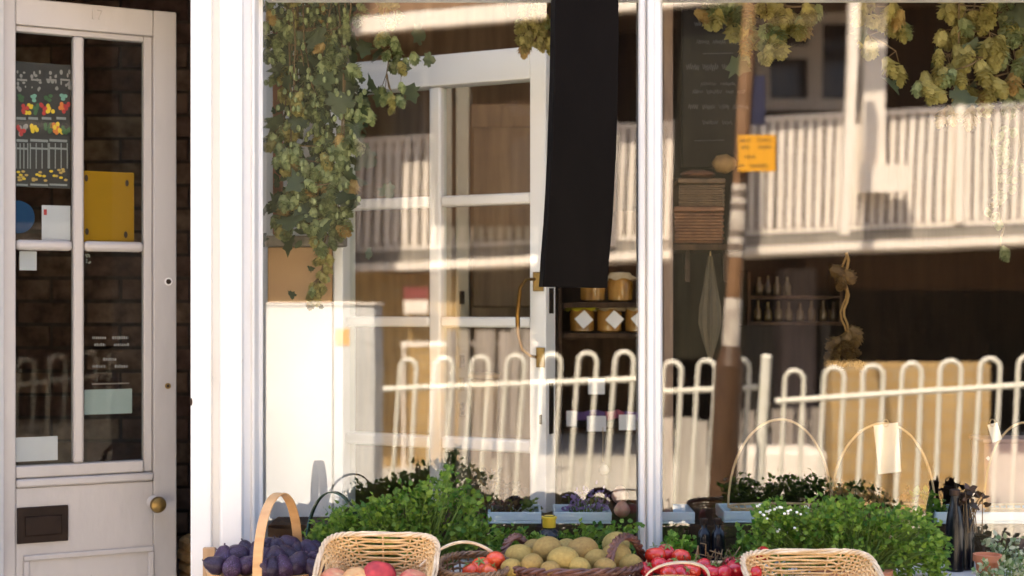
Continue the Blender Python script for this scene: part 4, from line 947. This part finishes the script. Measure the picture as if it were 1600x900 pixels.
# plain crate behind the trug
cr = thing('wooden_crate', 'small plain wooden crate end at the pilaster foot behind the fig trug', 'crate', P(335, 900, -.2))
c0 = P(318, 905, -.16); c1 = P(337, 855, -.16); z1 = c1.z
MB().box((c0.x, -.17, TZ + .001), (c1.x, -.155, z1)).build('post', TANW, cr, bevel=.002)
MB().box((c0.x, -.1545, TZ + .001), (c0.x + .012, -.125, z1 - .02)).build('side', TANW, cr, bevel=.002)
MB().box((c1.x + .0005, -.168, TZ + .001), (c1.x + .20, -.157, z1 - .03)).build('slat', TANW, cr, bevel=.002)
MB().tube([P(337 + 13 * s_, 857 + 2 * math.sin(s_ * 7) + 10 * s_ ** 3, -.165) for s_ in [i / 10 for i in range(11)]], .0013, 5).build('wire', IRON, cr)
# dark hooped basket round the left parsley
db = thing('dark_hoop_basket', 'dark basket with a black and green hoop handle behind the left parsley', 'basket', P(520, 900, -.17))
dc = P(522, 845, -.17); r = 42 * (D - .17) / F; tz2 = P(522, 769, -.17).z
hp2 = [Vector((dc.x - r * math.cos(math.pi * i / 28), -.17 + .03 * math.sin(2 * math.pi * i / 28), dc.z + (tz2 - dc.z) * math.sin(math.pi * i / 28) ** .85)) for i in range(29)]
nn = [((hp2[min(i + 1, 28)] - hp2[max(i - 1, 0)]).normalized()).cross(Vector((0, 1, 0))).normalized() for i in range(29)]
MB().band(hp2, (.25, 1, 0), .016, lambda i: nn[i], .003).build('handle', BLACKM, db)
MB().lathe((dc.x, -.17, TZ + .001), [(r * .8, 0), (r * 1.0, dc.z - TZ - .01), (r * 1.05, dc.z - TZ - .008), (r * 1.05, dc.z - TZ), (r * .95, dc.z - TZ), (r * .74, .01)], 24).build('body', BLACKM, db)
# peach basket
t = thing('light_wicker_basket', 'pale wicker basket tipped forward and holding peaches', 'basket', (P(592, 900, -.47).x, -.47, TZ + .001))
pbc = P(590, 905, -.47)
M1 = place(Vector((pbc.x + .002, -.455, TZ + .075)), R(33), 0, R(-4))
wicker(t, M1, .078, .065, .118, .100, .075, 13, 40, .38, .0025, WICKL, WICKR)
MB().box((pbc.x - .07, -.42, TZ + .001), (pbc.x + .07, -.36, TZ + .06)).build('prop_block', TANW, t)
def lumpy(seed, m, nm, crease=.08, flat=1):
    r = random.Random(seed); p1, p2 = r.uniform(0, 6), r.uniform(0, 6)
    def fn(d):
        a = math.atan2(d.y, d.x); q = 1 + .02 * math.sin(2 * a + p1) + .02 * math.sin(3 * d.z + p2)
        q -= crease * math.exp(-((abs((a + math.pi) % (2 * math.pi) - math.pi)) / .25) ** 2) * math.sqrt(max(0, 1 - d.z ** 2)) * .6
        if d.z > .8: q -= .16 * ((d.z - .8) / .2)
        return q
    return MB().ball((0, 0, 0), 1, 1, flat, 24, 16, fn).mesh(nm, m, ang=180)
PMs = [lumpy(s, PEACH, 'peach') for s in (1, 2, 3)]
for (px, py, y, s_, lb) in ((592, 902, -.47, 28, 'deep red peach, the tallest in the pale tipped basket'), (556, 911, -.48, 25, 'pale yellow peach left of the deep red one'), (522, 914, -.48, 27, 'pinkish peach at the left side of the pale tipped basket'), (646, 912, -.47, 25, 'pink peach at the right side of the pale tipped basket'), (618, 908, -.46, 20, None), (575, 916, -.52, 22, None)):
    if not lb: continue
    k = s_ * (y + D) / F; mi = PMs[{592: 0, 556: 1, 522: 1, 646: 2}[px]]
    o = inst('peach', mi, None, P(px, py, y), (rnd.gauss(0, .4), rnd.gauss(0, .4), rnd.uniform(0, 6)), (k, k, k * .95)); tag(o, lb, 'peach', 'peaches in the pale basket')
pm_ = {593: (.16, .008, .02, .52, .045, .05), 645: (.46, .07, .06, .66, .30, .18), 558: (.58, .20, .07, .62, .40, .17), 527: (.56, .16, .09, .68, .42, .22)}
for o in [o for o in bpy.data.objects if o.name.startswith('peach')]:
    px = min(pm_, key=lambda q: abs(P(q, 900, -.47).x - o.location.x)); q = pm_[px]
    mm = mat('peach_skin_%d' % px, q[:3], .65, q[3:], 1.0, 2, .05, 200, lo=.36, hi=.64); o.material_slots[0].link = 'OBJECT'; o.material_slots[0].material = mm
lf = MB(); c = P(608, 830, -.375); leaflet(lf, c + Vector((0, -.02, 0)), Vector((.2, -.5, -.8)), Vector((0, -1, .5)), .030, 3, 1.0); leaflet(lf, c + Vector((-.006, -.02, .006)), Vector((-.3, -.5, -.6)), Vector((0, -1, .6)), .026, 3, 1.0)
tag(lf.build('parsley_leaf', PARS, smooth=False), 'single parsley leaf drooping over the back rim of the peach basket', 'leaf')
# brown basket with a thin handle and tomatoes
t = thing('brown_basket', 'brown wicker basket with a thin arched handle holding orange red tomatoes', 'basket', (P(738, 900, -.40).x, -.40, TZ + .001))
bc_ = P(740, 898, -.40); M2 = place(Vector((bc_.x, -.39, TZ + .002)), R(7))
wicker(t, M2, .058, .05, .072, .075, P(740, 884, -.40).z - TZ, 12, 26, .8, .0028, WICKB, WICKB)
S = 2.9 / F
MB().tube([P(656 + 132 * s_, 905 - 58 * math.sin(math.pi * (.08 + .80 * s_)) ** .8 - 0 * s_, -.43 + .06 * s_) for s_ in [i / 24 for i in range(25)]], .0032, 6).build('handle', WICKR, t)
def tomato(seed, m): return lumpy(seed, m, 'tomato', .0, .86)
TMo = [tomato(s, TOMO) for s in (4, 5)]; TMr = [tomato(s, TOM) for s in (6, 7, 8)]
def calyx(par, k):
    b = MB()
    for i in range(5):
        a = 2 * math.pi * i / 5; leaflet(b, Vector((0, 0, .84)), Vector((math.cos(a), math.sin(a), .15)), Vector((0, 0, 1)), .55, 1, .5, .3)
    b.tube([(0, 0, .82), (.05, 0, 1.05), (.12, .04, 1.2)], [.06, .05, .05], 5)
    return b.mesh('calyx', STEMG, smooth=False)
CAL = calyx(None, 1)
def toms(lst, meshes, label, group):
    for (px, py, y, s_) in lst:
        k = s_ * (y + D) / F; rot = (rnd.gauss(0, .5), rnd.gauss(0, .5), rnd.uniform(0, 6))
        o = inst('tomato', rnd.choice(meshes), None, P(px, py, y), rot, (k, k, k)); tag(o, label, 'tomato', group)
        c_ = bpy.data.objects.new('calyx', CAL); col.objects.link(c_); c_.parent = o
toms([(752, 886, -.40, 17), (774, 876, -.39, 16), (735, 892, -.41, 14), (765, 893, -.43, 13)], TMo, 'orange red tomato in the brown basket with the thin handle', 'tomatoes in the brown basket')
# kiwi basket
t = thing('dark_wicker_basket', 'dark reddish willow basket with two loop handles heaped with kiwis', 'basket', (P(893, 900, -.38).x, -.38, TZ + .001))
kc_ = P(893, 900, -.38); kz = P(893, 893, -.45).z; M3 = place(Vector((kc_.x, -.36, TZ + .002)))
wicker(t, M3, .115, .08, .142, .105, kz - TZ - .004, 11, 34, .75, .0034, WICKD, WICKD)
def loop(pxa, pxb, pyb, top, ya, yb, nm='loop_handle'):
    b = MB()
    for s_ in range(3):
        pts = []
        for i in range(41):
            q = i / 40; an = math.pi * q; px = pxa + (pxb - pxa) * (.5 - .5 * math.cos(an)); py = pyb - (pyb - top) * math.sin(an) ** .7; yy = ya + (yb - ya) * q
            p = P(px, py, yy); w = i * .75 + s_ * 2.09
            pts.append(p + Vector((math.cos(w) * .0055, math.sin(w) * .004, math.sin(w) * .0035)))
        b.tube(pts, .0046, 6)
    b.build(nm, WICKD, t)
loop(786, 826, 890, 838, -.33, -.27); loop(952, 1004, 898, 838, -.44, -.30)
KM = []
for s in (1, 2, 3):
    r = random.Random(s); ph = r.uniform(0, 6)
    KM.append(MB().ball((0, 0, 0), 1.12, .92, .92, 20, 14, lambda d: 1 + .02 * math.sin(3 * d.x + ph) + .015 * math.sin(4 * d.y + ph)).mesh('kiwi', KIWI, ang=180))
for (px, py, y, s_) in [(812, 870, -.36, 22), (832, 882, -.43, 19), (856, 860, -.36, 24), (880, 876, -.42, 24), (910, 861, -.36, 24), (835, 858, -.30, 18), (884, 858, -.29, 18), (905, 886, -.44, 17), (932, 876, -.38, 20), (962, 870, -.36, 24), (962, 850, -.27, 21), (860, 890, -.45, 15), (945, 888, -.43, 18), (985, 882, -.38, 18), (800, 888, -.42, 17)]:
    k = s_ * .98 * (y + D) / F; o = inst('kiwi', rnd.choice(KM), None, P(px, py, y), (rnd.gauss(0, .25), rnd.gauss(0, .25), rnd.gauss(0, .5)), (k, k, k))
    tag(o, 'olive brown kiwi fruit heaped in the dark willow basket', 'kiwi', 'kiwis heaped in the dark basket')
# tomato crate with red tomatoes
t = thing('tomato_crate', 'low dark crate with a pale top edge full of shiny red tomatoes', 'crate', (P(1105, 900, -.33).x, -.33, TZ + .001))
xa, xb = P(1012, 900, -.36).x, P(1212, 900, -.36).x; zc = P(1100, 878, -.22).z
MB().box((xa, -.215, TZ + .001), (xb, -.205, zc - .006)).build('side', DARKW, t, bevel=.002)
MB().box((xa, -.218, zc - .0058), (xb, -.202, zc)).build('top_edge', CANE, t, bevel=.002)
MB().box((xa, -.50, TZ + .001), (xb, -.49, TZ + .07)).build('side', DARKW, t, bevel=.002)
for x in (xa, xb - .01): MB().box((x, -.4895, TZ + .001), (x + .01, -.2155, TZ + .075)).build('end', DARKW, t, bevel=.002)
MB().box((xa + .0105, -.4895, TZ + .0015), (xb - .0105, -.2155, TZ + .05)).build('liner', DARKW, t)
toms([(1024, 868, -.33, 17), (1040, 864, -.30, 15), (1064, 872, -.32, 16), (1030, 884, -.38, 15), (1052, 886, -.38, 15), (1080, 892, -.40, 16), (1098, 884, -.35, 14), (1112, 894, -.40, 15), (1130, 896, -.40, 15), (1150, 889, -.37, 17), (1165, 878, -.33, 15), (1140, 880, -.32, 12), (1192, 866, -.27, 13), (1176, 896, -.40, 15), (1045, 898, -.43, 14), (1064, 896, -.42, 15), (1010, 890, -.38, 13)], TMr, 'shiny red tomato in the low dark crate right of the kiwis', 'red tomatoes in the dark crate')
b = MB()
for k in range(16):
    p = P(1125 + rnd.gauss(0, 18), 876 + rnd.gauss(0, 5), -.34); b.tube([p, p + rv() * .018 + Vector((0, -.004, .010)), p + rv() * .03], .0013, 5)
tag(b.build('tomato_stalks', STEMB), 'tangle of dry brown green stalks among the red tomatoes', 'stalks', kind='stuff')
# chip basket with a light bentwood handle in front
t = thing('chip_basket', 'thin pale bentwood basket handle arching over the red tomatoes', 'basket', (P(1055, 940, -.56).x, -.56, TZ + .001))
hA, hB = P(1006, 915, -.58), P(1108, 915, -.52); zt_ = P(1052, 879, -.55).z
h3 = []
for i in range(29):
    an = math.pi * i / 28; q = hA.lerp(hB, .5 - .5 * math.cos(an)); q.z = hA.z + (zt_ - hA.z) * math.sin(an) ** .75; h3.append(q)
wd3 = Vector((.25, 1, 0)); n3 = [((h3[min(i + 1, 28)] - h3[max(i - 1, 0)]).normalized()).cross(wd3.normalized()).normalized() for i in range(29)]
MB().band(h3, wd3, .017, lambda i: n3[i], .003).build('handle', WICKR, t, bevel=.0006)
cc = (hA + hB) / 2
for q0, q1, th, nm in ((0, .75, .003, 'side'), (.7, 1, .005, 'rim')):
    vs = []
    for i in range(n):
        pass
    N2 = 32; hh = hA.z - TZ
    for i in range(N2):
        an = 2 * math.pi * i / N2; o = Vector((math.cos(an), math.sin(an), 0)); f0 = .055 + .015 * q0; f1 = .055 + .015 * q1
        base = Vector((cc.x, cc.y, TZ + .001))
        vs += [base + o * f0 + Vector((0, 0, hh * q0)), base + o * (f0 + th) + Vector((0, 0, hh * q0)), base + o * (f1 + th) + Vector((0, 0, hh * q1)), base + o * f1 + Vector((0, 0, hh * q1))]
    MB().add(vs, [(4 * i + k, 4 * ((i + 1) % N2) + k, 4 * ((i + 1) % N2) + (k + 1) % 4, 4 * i + (k + 1) % 4) for i in range(N2) for k in range(4)]).build(nm, BENTW, t)
MB().lathe((cc.x, cc.y, TZ + .001), [(.055, 0.0003), (.055, .004)], 24).build('base', BENTW, t)
# right pale wicker basket
t = thing('light_wicker_basket', 'empty looking pale wicker basket at the right in front of the flowering parsley', 'basket', (P(1270, 940, -.47).x, -.47, TZ + .001))
rbc = P(1270, 940, -.47)
M4 = place(Vector((rbc.x, -.455, TZ + .045)), R(24), 0, R(3))
wicker(t, M4, .095, .07, .135, .10, .075, 12, 42, .36, .0026, WICKL, WICKR)
MB().box((rbc.x - .07, -.42, TZ + .001), (rbc.x + .07, -.36, TZ + .03)).build('prop_block', TANW, t)

# ------------------------------------------------------------------ long black strip hanging in front of the glass
bs = thing('hanging_strip', 'long black leathery strip hanging in front of the window, its foot curving left', 'strip', P(900, 448, -.26))
cl_ = []
for py, xl_, xr_ in ((-150, 872, 973), (-60, 870, 971), (0, 868, 967), (60, 867, 967), (120, 866, 966), (180, 864, 965), (240, 862, 963), (300, 859, 960), (350, 856, 957), (400, 852, 953), (448, 849, 949)):
    yy = -.26 + .03 * max(0, (py - 200) / 250) ** 2
    cl_.append((P(xl_, py, yy), P(xr_, py + (2 if py == 448 else 0), yy + .012)))
vs = []; th = Vector((-.010, .028, 0))
for a, c in cl_: vs += [a, c, c + th, a + th]
m_ = len(cl_); fs = [(3, 2, 1, 0), (4 * m_ - 4, 4 * m_ - 3, 4 * m_ - 2, 4 * m_ - 1)] + [(4 * i + k, 4 * i + (k + 1) % 4, 4 * i + 4 + (k + 1) % 4, 4 * i + 4 + k) for i in range(m_ - 1) for k in range(4)]
MB().add(vs, fs).build('strip_body', BLACK, bs, bevel=.0018)
q = (cl_[0][0] + cl_[0][1]) / 2
MB().tube([q + Vector((0, .01, -.02)), q + Vector((0, .01, .06)), q + Vector((0, .14, .065)), q + Vector((0, .145, .3))], .005, 6).build('hook', IRON, bs)

# ------------------------------------------------------------------ across the street (seen mirrored in the window)
ap = thing('apartment_block', 'brick block across the street with a white slatted walkway and deep eaves, seen mirrored', 'building', (1, -12, 0))
ZR = 13.5
def top_py(px): return 217 + (px - 540) * (160 - 217) / 1060
def bot_py(px): return 388 + (px - 540) * (342 - 388) / 1060
PX0, PX1 = 546, 1950
def vslab(px0, px1, f0, f1, Z0, Z1, steps=1):
    b = MB(); a = [V(px0, f0(px0), Z0), V(px1, f0(px1), Z0), V(px0, f1(px0), Z0), V(px1, f1(px1), Z0)]
    dy = Vector((0, -(Z1 - Z0), 0))
    return b.hexa([a[2], a[3], a[3] + dy, a[2] + dy, a[0], a[1], a[1] + dy, a[0] + dy])
vslab(PX0, PX1, lambda p: top_py(p), lambda p: top_py(p) + 8, ZR, ZR + .07).build('handrail', CREAM, ap)
vslab(PX0, PX1, lambda p: bot_py(p) - 1, lambda p: bot_py(p) + 6, ZR, ZR + .06).build('bottom_rail', CREAM, ap)
vslab(PX0, PX1, lambda p: bot_py(p) + 8, lambda p: bot_py(p) + 24, ZR - .02, ZR + 1.5).build('walkway_slab', GREYD, ap)
vslab(PX0, PX1, lambda p: bot_py(p) + 24.5, lambda p: bot_py(p) + 37, ZR - .10, ZR + 1.5).build('walkway_edge', CREAM, ap)
sm = MB().box((-.030, -.012, -1), (.030, .012, 0)).mesh('slat', CREAM, smooth=False)
px = 551.0
while px < 1680:
    a = V(px, top_py(px) + 8.2, ZR + .035); h = (bot_py(px) - top_py(px) - 9.5) / F * ZR
    inst('slat', sm, ap, a, (0, rnd.uniform(-.004, .004) + .03, 0), (1, 1, h)); px += 14.6
def vbox(px0, py0, px1, py1, Z, dep):
    a, c = V(px0, py1, Z), V(px1, py0, Z); return MB().box((a.x, a.y, a.z), (c.x, a.y - dep, c.z))
def leanbox(pxt, pyt, pxb, pyb, w, Z, dep):
    a, c = V(pxt, pyt, Z), V(pxb, pyb, Z); k = w / 2 / F * Z; dv_ = Vector((0, -dep, 0)); kx = Vector((k, 0, 0))
    return MB().hexa([c - kx, c + kx, c + kx + dv_, c - kx + dv_, a - kx, a + kx, a + kx + dv_, a - kx + dv_])
leanbox(1338, -60, 1320, 366, 15, 12.5, .09).build('post', CREAM, ap)
leanbox(1502, 163, 1498, 348, 13, ZR - .04, .09).build('post', CREAM, ap)
leanbox(962, 190, 958, 385, 10, ZR - .04, .09).build('post', CREAM, ap)
leanbox(1368, -60, 1366, 300, 36, ZR - .16, .12).build('pillar', CREAM, ap)
vbox(1345, 257, 1419, 300, ZR - .3, .12).build('meter_box', CREAM, ap)
# upper wall behind the walkway, windows, eaves
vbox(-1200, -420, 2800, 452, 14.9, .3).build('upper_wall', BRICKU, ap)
def vwin(px0, py0, px1, py1, Z, lights, gm, fw=12):
    b = MB(); k = fw
    fr = vbox(px0, py0, px1, py0 + k, Z, .08); 
    for q in ((px0, py1 - k, px1, py1), (px0, py0 + k + .3, px0 + k, py1 - k - .3), (px1 - k, py0 + k + .3, px1, py1 - k - .3)):
        c = vbox(q[0], q[1], q[2], q[3], Z, .08); fr.add(c.v, c.f)
    for (x0, y0, x1, y1) in lights:
        c = vbox(x0, y0, x1, y1, Z + .004, .07); fr.add(c.v, c.f)
    w = fr.build('window', CREAM, ap); vbox(px0 + 2, py0 + 2, px1 - 2, py1 - 2, Z + .05, .02).build('glass', gm, w); return w
vwin(1180, 18, 1345, 172, 14.8, ((1263, 30, 1284, 160), (1192, 70, 1263, 90), (1192, 88, 1204, 160)), DARKG, 18)
vwin(548, 100, 668, 240, 14.8, (), GREENG, 10)
vwin(700, 95, 815, 240, 14.8, ((752, 105, 762, 230),), DARKG, 9)
vslab(500, 2800, lambda p: 22 - (p - 600) * .085, lambda p: 48 - (p - 600) * .085, 12.78, 12.95).build('gutter', CREAM, ap)
vslab(500, 2800, lambda p: -30 - (p - 600) * .085, lambda p: 20 - (p - 600) * .085, 12.96, 15.4).build('eaves', BROWNW, ap)
vbox(-900, -500, 545, 468, 12.6, .5).build('invented_dark_block', BACKD, ap)  # invented dark block, its near black colour stands in for shade
leanbox(1120, -300, 1108, 560, 104, 12.95, .5).build('dark_pier', BACKD, ap)
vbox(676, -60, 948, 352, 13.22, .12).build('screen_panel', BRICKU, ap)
# below the walkway
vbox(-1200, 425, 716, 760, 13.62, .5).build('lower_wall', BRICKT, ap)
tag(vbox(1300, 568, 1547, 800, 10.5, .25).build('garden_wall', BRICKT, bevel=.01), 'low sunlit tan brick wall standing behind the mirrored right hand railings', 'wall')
vbox(716.5, 300, 2800, 740, 17.3, .3).build('recess_wall', BACKD, ap)
vbox(1222, 420, 1274, 736, 14.6, .4).build('pier', GREYP, ap)
vbox(1150, 505, 1212, 720, 17.1, .1).build('garage_door', DARKG, ap); vbox(1282, 500, 1297, 720, 17.1, .1).build('garage_door', DARKG, ap)
# red and white sign box by the wall
sg = thing('red_white_sign', 'small red and white sign on the mirrored brick wall left of the inner door bar', 'sign', V(648, 492, 13.3))
vbox(630, 448, 670, 468, 13.4, .1).build('red_panel', REDP, sg); vbox(630, 468.5, 670, 490, 13.4, .1).build('white_panel', CREAM, sg)
vbox(626, 534, 840, 541, 12.8, .05).build('bar', CREAM, tag(thing('low_rail', 'thin pale rail crossing before the mirrored brick wall', 'rail', V(730, 541, 12.8)), None)); vbox(628, 541.2, 632, 748, 12.8, .05).build('rail_post', CREAM, bpy.data.objects['low_rail']); vbox(830, 541.2, 834, 748, 12.8, .05).build('rail_post', CREAM, bpy.data.objects['low_rail'])
# weathered board fences beyond the railings
def board_fence(px0, px1, top, Z, w, gap, label, m):
    t = thing('board_fence', label, 'fence', V((px0 + px1) / 2, 480 + H * F / Z, Z)); bm_ = MB().box((-w / 2, -.012, 0), (w / 2, .012, 1)).mesh('board', m, smooth=False)
    k = F / Z; px = px0
    while px < px1:
        q = V(px, top + rnd.uniform(-3, 3), Z); inst('board', bm_, t, (q.x, q.y + rnd.uniform(-.004, .004), .0), (0, rnd.uniform(-.012, .012) + .03, 0), (rnd.uniform(.85, 1.1), 1, q.z)); px += (w + gap) * k
    vbox(px0, top + 18, px1, top + 26, Z + .02, .05).build('rail', m, t)
board_fence(700, 835, 515, 10.4, .075, .018, 'tall weathered grey brown board fence mirrored behind the lower door panes', GREYW)
board_fence(1012, 1122, 655, 9.2, .085, .02, 'pale weathered board fence mirrored beside the mullion', mat('pale_boards', (.34, .30, .25), .8, (.48, .43, .36), 4, stretch=(6, 6, .6)))
board_fence(1150, 1292, 640, 11.5, .075, .03, 'low grey board fence mirrored between the column and the brick pier', GREYW)
# low white van-like block wall
tag(vbox(1168, 706, 1292, 790, 9.6, .5).build('low_wall', CREAM, bevel=.02), 'low cream rendered wall mirrored in front of the grey board fence', 'wall')
# bow top railings in three stepped panels
fn_ = thing('bow_top_railings', 'off white bow topped railings with round posts along the pavement edge, seen mirrored', 'railings', (0, -4.3, 0))
def hoop_mesh():
    b = MB(); w = .050; h = 1.12; pts = [(-w, 0, -h)] + [(-w, 0, -w - .0)] + [(w * math.cos(math.pi - math.pi * i / 10), 0, -w + w * math.sin(math.pi * i / 10)) for i in range(1, 10)] + [(w, 0, -w), (w, 0, -h)]
    b.tube(pts, .0125, 8); return b.mesh('hoop', RAILP)
HM = hoop_mesh()
def panel(px0, t0, r0, Z0, px1, t1, r1, Z1, lean, n):
    for k in range(n):
        s_ = (k + .5) / n; Z = 1 / (1 / Z0 + (1 / Z1 - 1 / Z0) * s_); px = px0 + (px1 - px0) * s_
        inst('hoop', HM, fn_, V(px, t0 + (t1 - t0) * s_, Z), (0, lean + rnd.uniform(-.006, .006), math.atan2(V(px1, 0, Z1).y - V(px0, 0, Z0).y, V(px1, 0, Z1).x - V(px0, 0, Z0).x)))
    a, c = V(px0, r0, Z0), V(px1, r1, Z1); MB().tube([a, a.lerp(c, .5), c], .015, 8).build('rail', RAILP, fn_)
    a, c = a - Vector((0.05, 0, .88)), c - Vector((0.05, 0, .88)); MB().tube([a, c], .015, 8).build('rail', RAILP, fn_)
panel(330, 573, 619, 8.2, 1004, 549, 592, 7.70, .075, 12)
panel(1026, 566, 612, 7.75, 1184, 560, 605, 7.5, .05, 3)
panel(1212, 581, 627, 7.50, 1700, 551, 595, 7.16, .045, 8)
for (px, py, pb_, Z) in ((1198, 559, 1178, 7.5), (1016, 548, 1004, 7.72)):
    a = V(px, py, Z); c = V(pb_, 900, Z); c = a.lerp(c, a.z / (a.z - c.z)); MB().tube([c, a], .027, 12).build('post', RAILP, fn_); MB().ball(a, .030, .030, .02, 12, 6).build('post_cap', RAILP, fn_)
# brown lamp column
cl = thing('lamp_column', 'leaning brown lamp column with white bands, mirrored in the right window', 'lamp post', (V(1116, 943, 7.2).x, -3.9, 0))
def colpt(py): return V(1172 - 50 * (py / 900.0), py, 7.2)
def colseg(p0, p1, r0, r1, m, nm): MB().tube([colpt(p0), colpt((p0 + p1) / 2), colpt(p1)], [r0, (r0 + r1) / 2, r1], 14).build(nm, m, cl)
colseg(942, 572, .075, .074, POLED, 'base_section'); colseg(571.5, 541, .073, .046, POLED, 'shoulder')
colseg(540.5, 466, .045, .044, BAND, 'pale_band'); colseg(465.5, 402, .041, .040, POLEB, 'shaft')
zb = [BAND, BANDD]; yy = 401.5; k = 0
while yy > 292:
    colseg(yy, yy - 10, .043, .043, zb[k % 2] if k % 3 != 2 else BAND, 'striped_band'); yy -= 10.3; k += 1
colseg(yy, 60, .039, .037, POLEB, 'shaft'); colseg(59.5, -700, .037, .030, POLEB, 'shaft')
top = colpt(-700); MB().tube([top, top + Vector((0, -.1, .2)), top + Vector((0, -.6, .3))], .025, 8).build('arm', POLEB, cl)
MB().ball(top + Vector((0, -.75, .28)), .1, .25, .06, 12, 8).build('lantern', GREYP, cl)
ns = thing('orange_notice', 'orange notice with dark lines of writing strapped to the lamp column', 'notice', V(1182, 268, 7.1))
vbox(1153, 211, 1212, 268, 7.12, .006).build('board', ORANGE, ns, bevel=.001)
b = MB()
for py, segs in ((219, ((1156, 1174), (1184, 1206))), (230, ((1158, 1172), (1186, 1205))), (245, ((1164, 1180),)), (259, ((1156, 1163), (1172, 1200)))):
    for s0, s1 in segs:
        x = s0
        while x < s1:
            w = rnd.uniform(2, 4); a, c = V(x, py + 2, 7.12), V(min(x + w, s1), py - 2, 7.12); y_ = a.y + .0008
            b.add([(a.x, y_, a.z), (c.x, y_, a.z), (c.x, y_, c.z), (a.x, y_, c.z)], [(3, 2, 1, 0)]); x += w + 1.4
b.build('writing', INK, ns, smooth=False, kind='stuff')
ng = thing('navy_sign', 'narrow navy sign plate fixed to the lamp column above the orange notice', 'sign', V(1184, 195, 7.1))
vbox(1171, 118, 1196, 195, 7.2, .008).build('plate', NAVY, ng); vbox(1160, 128, 1171, 131, 7.2, .008).build('clip', CREAM, ng); vbox(1160, 184, 1171, 187, 7.2, .008).build('clip', CREAM, ng)
# white roadside cabinet
wc = thing('roadside_cabinet', 'white roadside cabinet with a yellow notice mirrored low in the window left end', 'cabinet', V(440, 960, 6.9))
a, c = V(300, 480, 6.9), V(586, 478, 6.9)
MB().box((a.x, a.y, .05), (c.x, a.y - .4, c.z)).build('body', mat('white_cabinet', (.58, .57, .54), .5, (.68, .67, .64), 4), wc, bevel=.01)
MB().box((a.x - .008, a.y + .008, c.z + .001), (c.x + .006, a.y - .408, c.z + .016)).build('lid', CREAM, wc, bevel=.006)
MB().box((a.x + .02, a.y + .001, .0), (c.x - .02, a.y - .38, .049)).build('plinth', GREYD, wc)
q0, q1 = V(524, 540, 6.9), V(546, 514, 6.9); MB().box((q0.x, q0.y + .0005, q0.z), (q1.x, q0.y + .003, q1.z)).build('yellow_notice', ORANGE, wc)
q0, q1 = V(538, 560, 6.9), V(550, 522, 6.9); MB().box((q1.x + .001, q0.y + .0005, q0.z), (q1.x + .04, q0.y + .003, q1.z)).build('blue_notice', NAVY, wc) if False else None

# ------------------------------------------------------------------ a label of its own for every fruit and small bottle
ORD = ['first', 'second', 'third', 'fourth', 'fifth', 'sixth', 'seventh', 'eighth', 'ninth', 'tenth', 'eleventh', 'twelfth']
def own_labels(group, what, rows):
    it = [o for o in bpy.data.objects if o.get('group') == group]
    def row(o):
        Z = o.location.y + D; return YH - (o.location.z - H) / Z * F
    it.sort(key=row); n = len(it); q = [it[n * k // len(rows): n * (k + 1) // len(rows)] for k in range(len(rows))]
    for names, objs in zip(rows, q):
        objs.sort(key=lambda o: o.location.x / (o.location.y + D))
        for k, o in enumerate(objs):
            where = 'leftmost' if k == 0 else 'rightmost' if k == len(objs) - 1 else ORD[k] + ' from the left'
            o['label'] = what + ', ' + where + ' ' + names
own_labels('figs heaped in the trug', 'ripe dark purple fig in the bentwood trug', ['in the back row', 'in the middle row', 'in the front row'])
own_labels('kiwis heaped in the dark basket', 'olive brown kiwi in the dark willow basket', ['of the top layer', 'of the middle layer', 'along the front rim'])
own_labels('red tomatoes in the dark crate', 'shiny red tomato in the low dark crate', ['of the back row', 'of the middle row', 'of the front row'])
own_labels('tomatoes in the brown basket', 'orange red tomato in the brown basket', ['of the upper two', 'of the lower two'])
own_labels('small bottles on the dim rack', 'small amber bottle on the dim rack', ['on its upper board', 'on its lower board'])
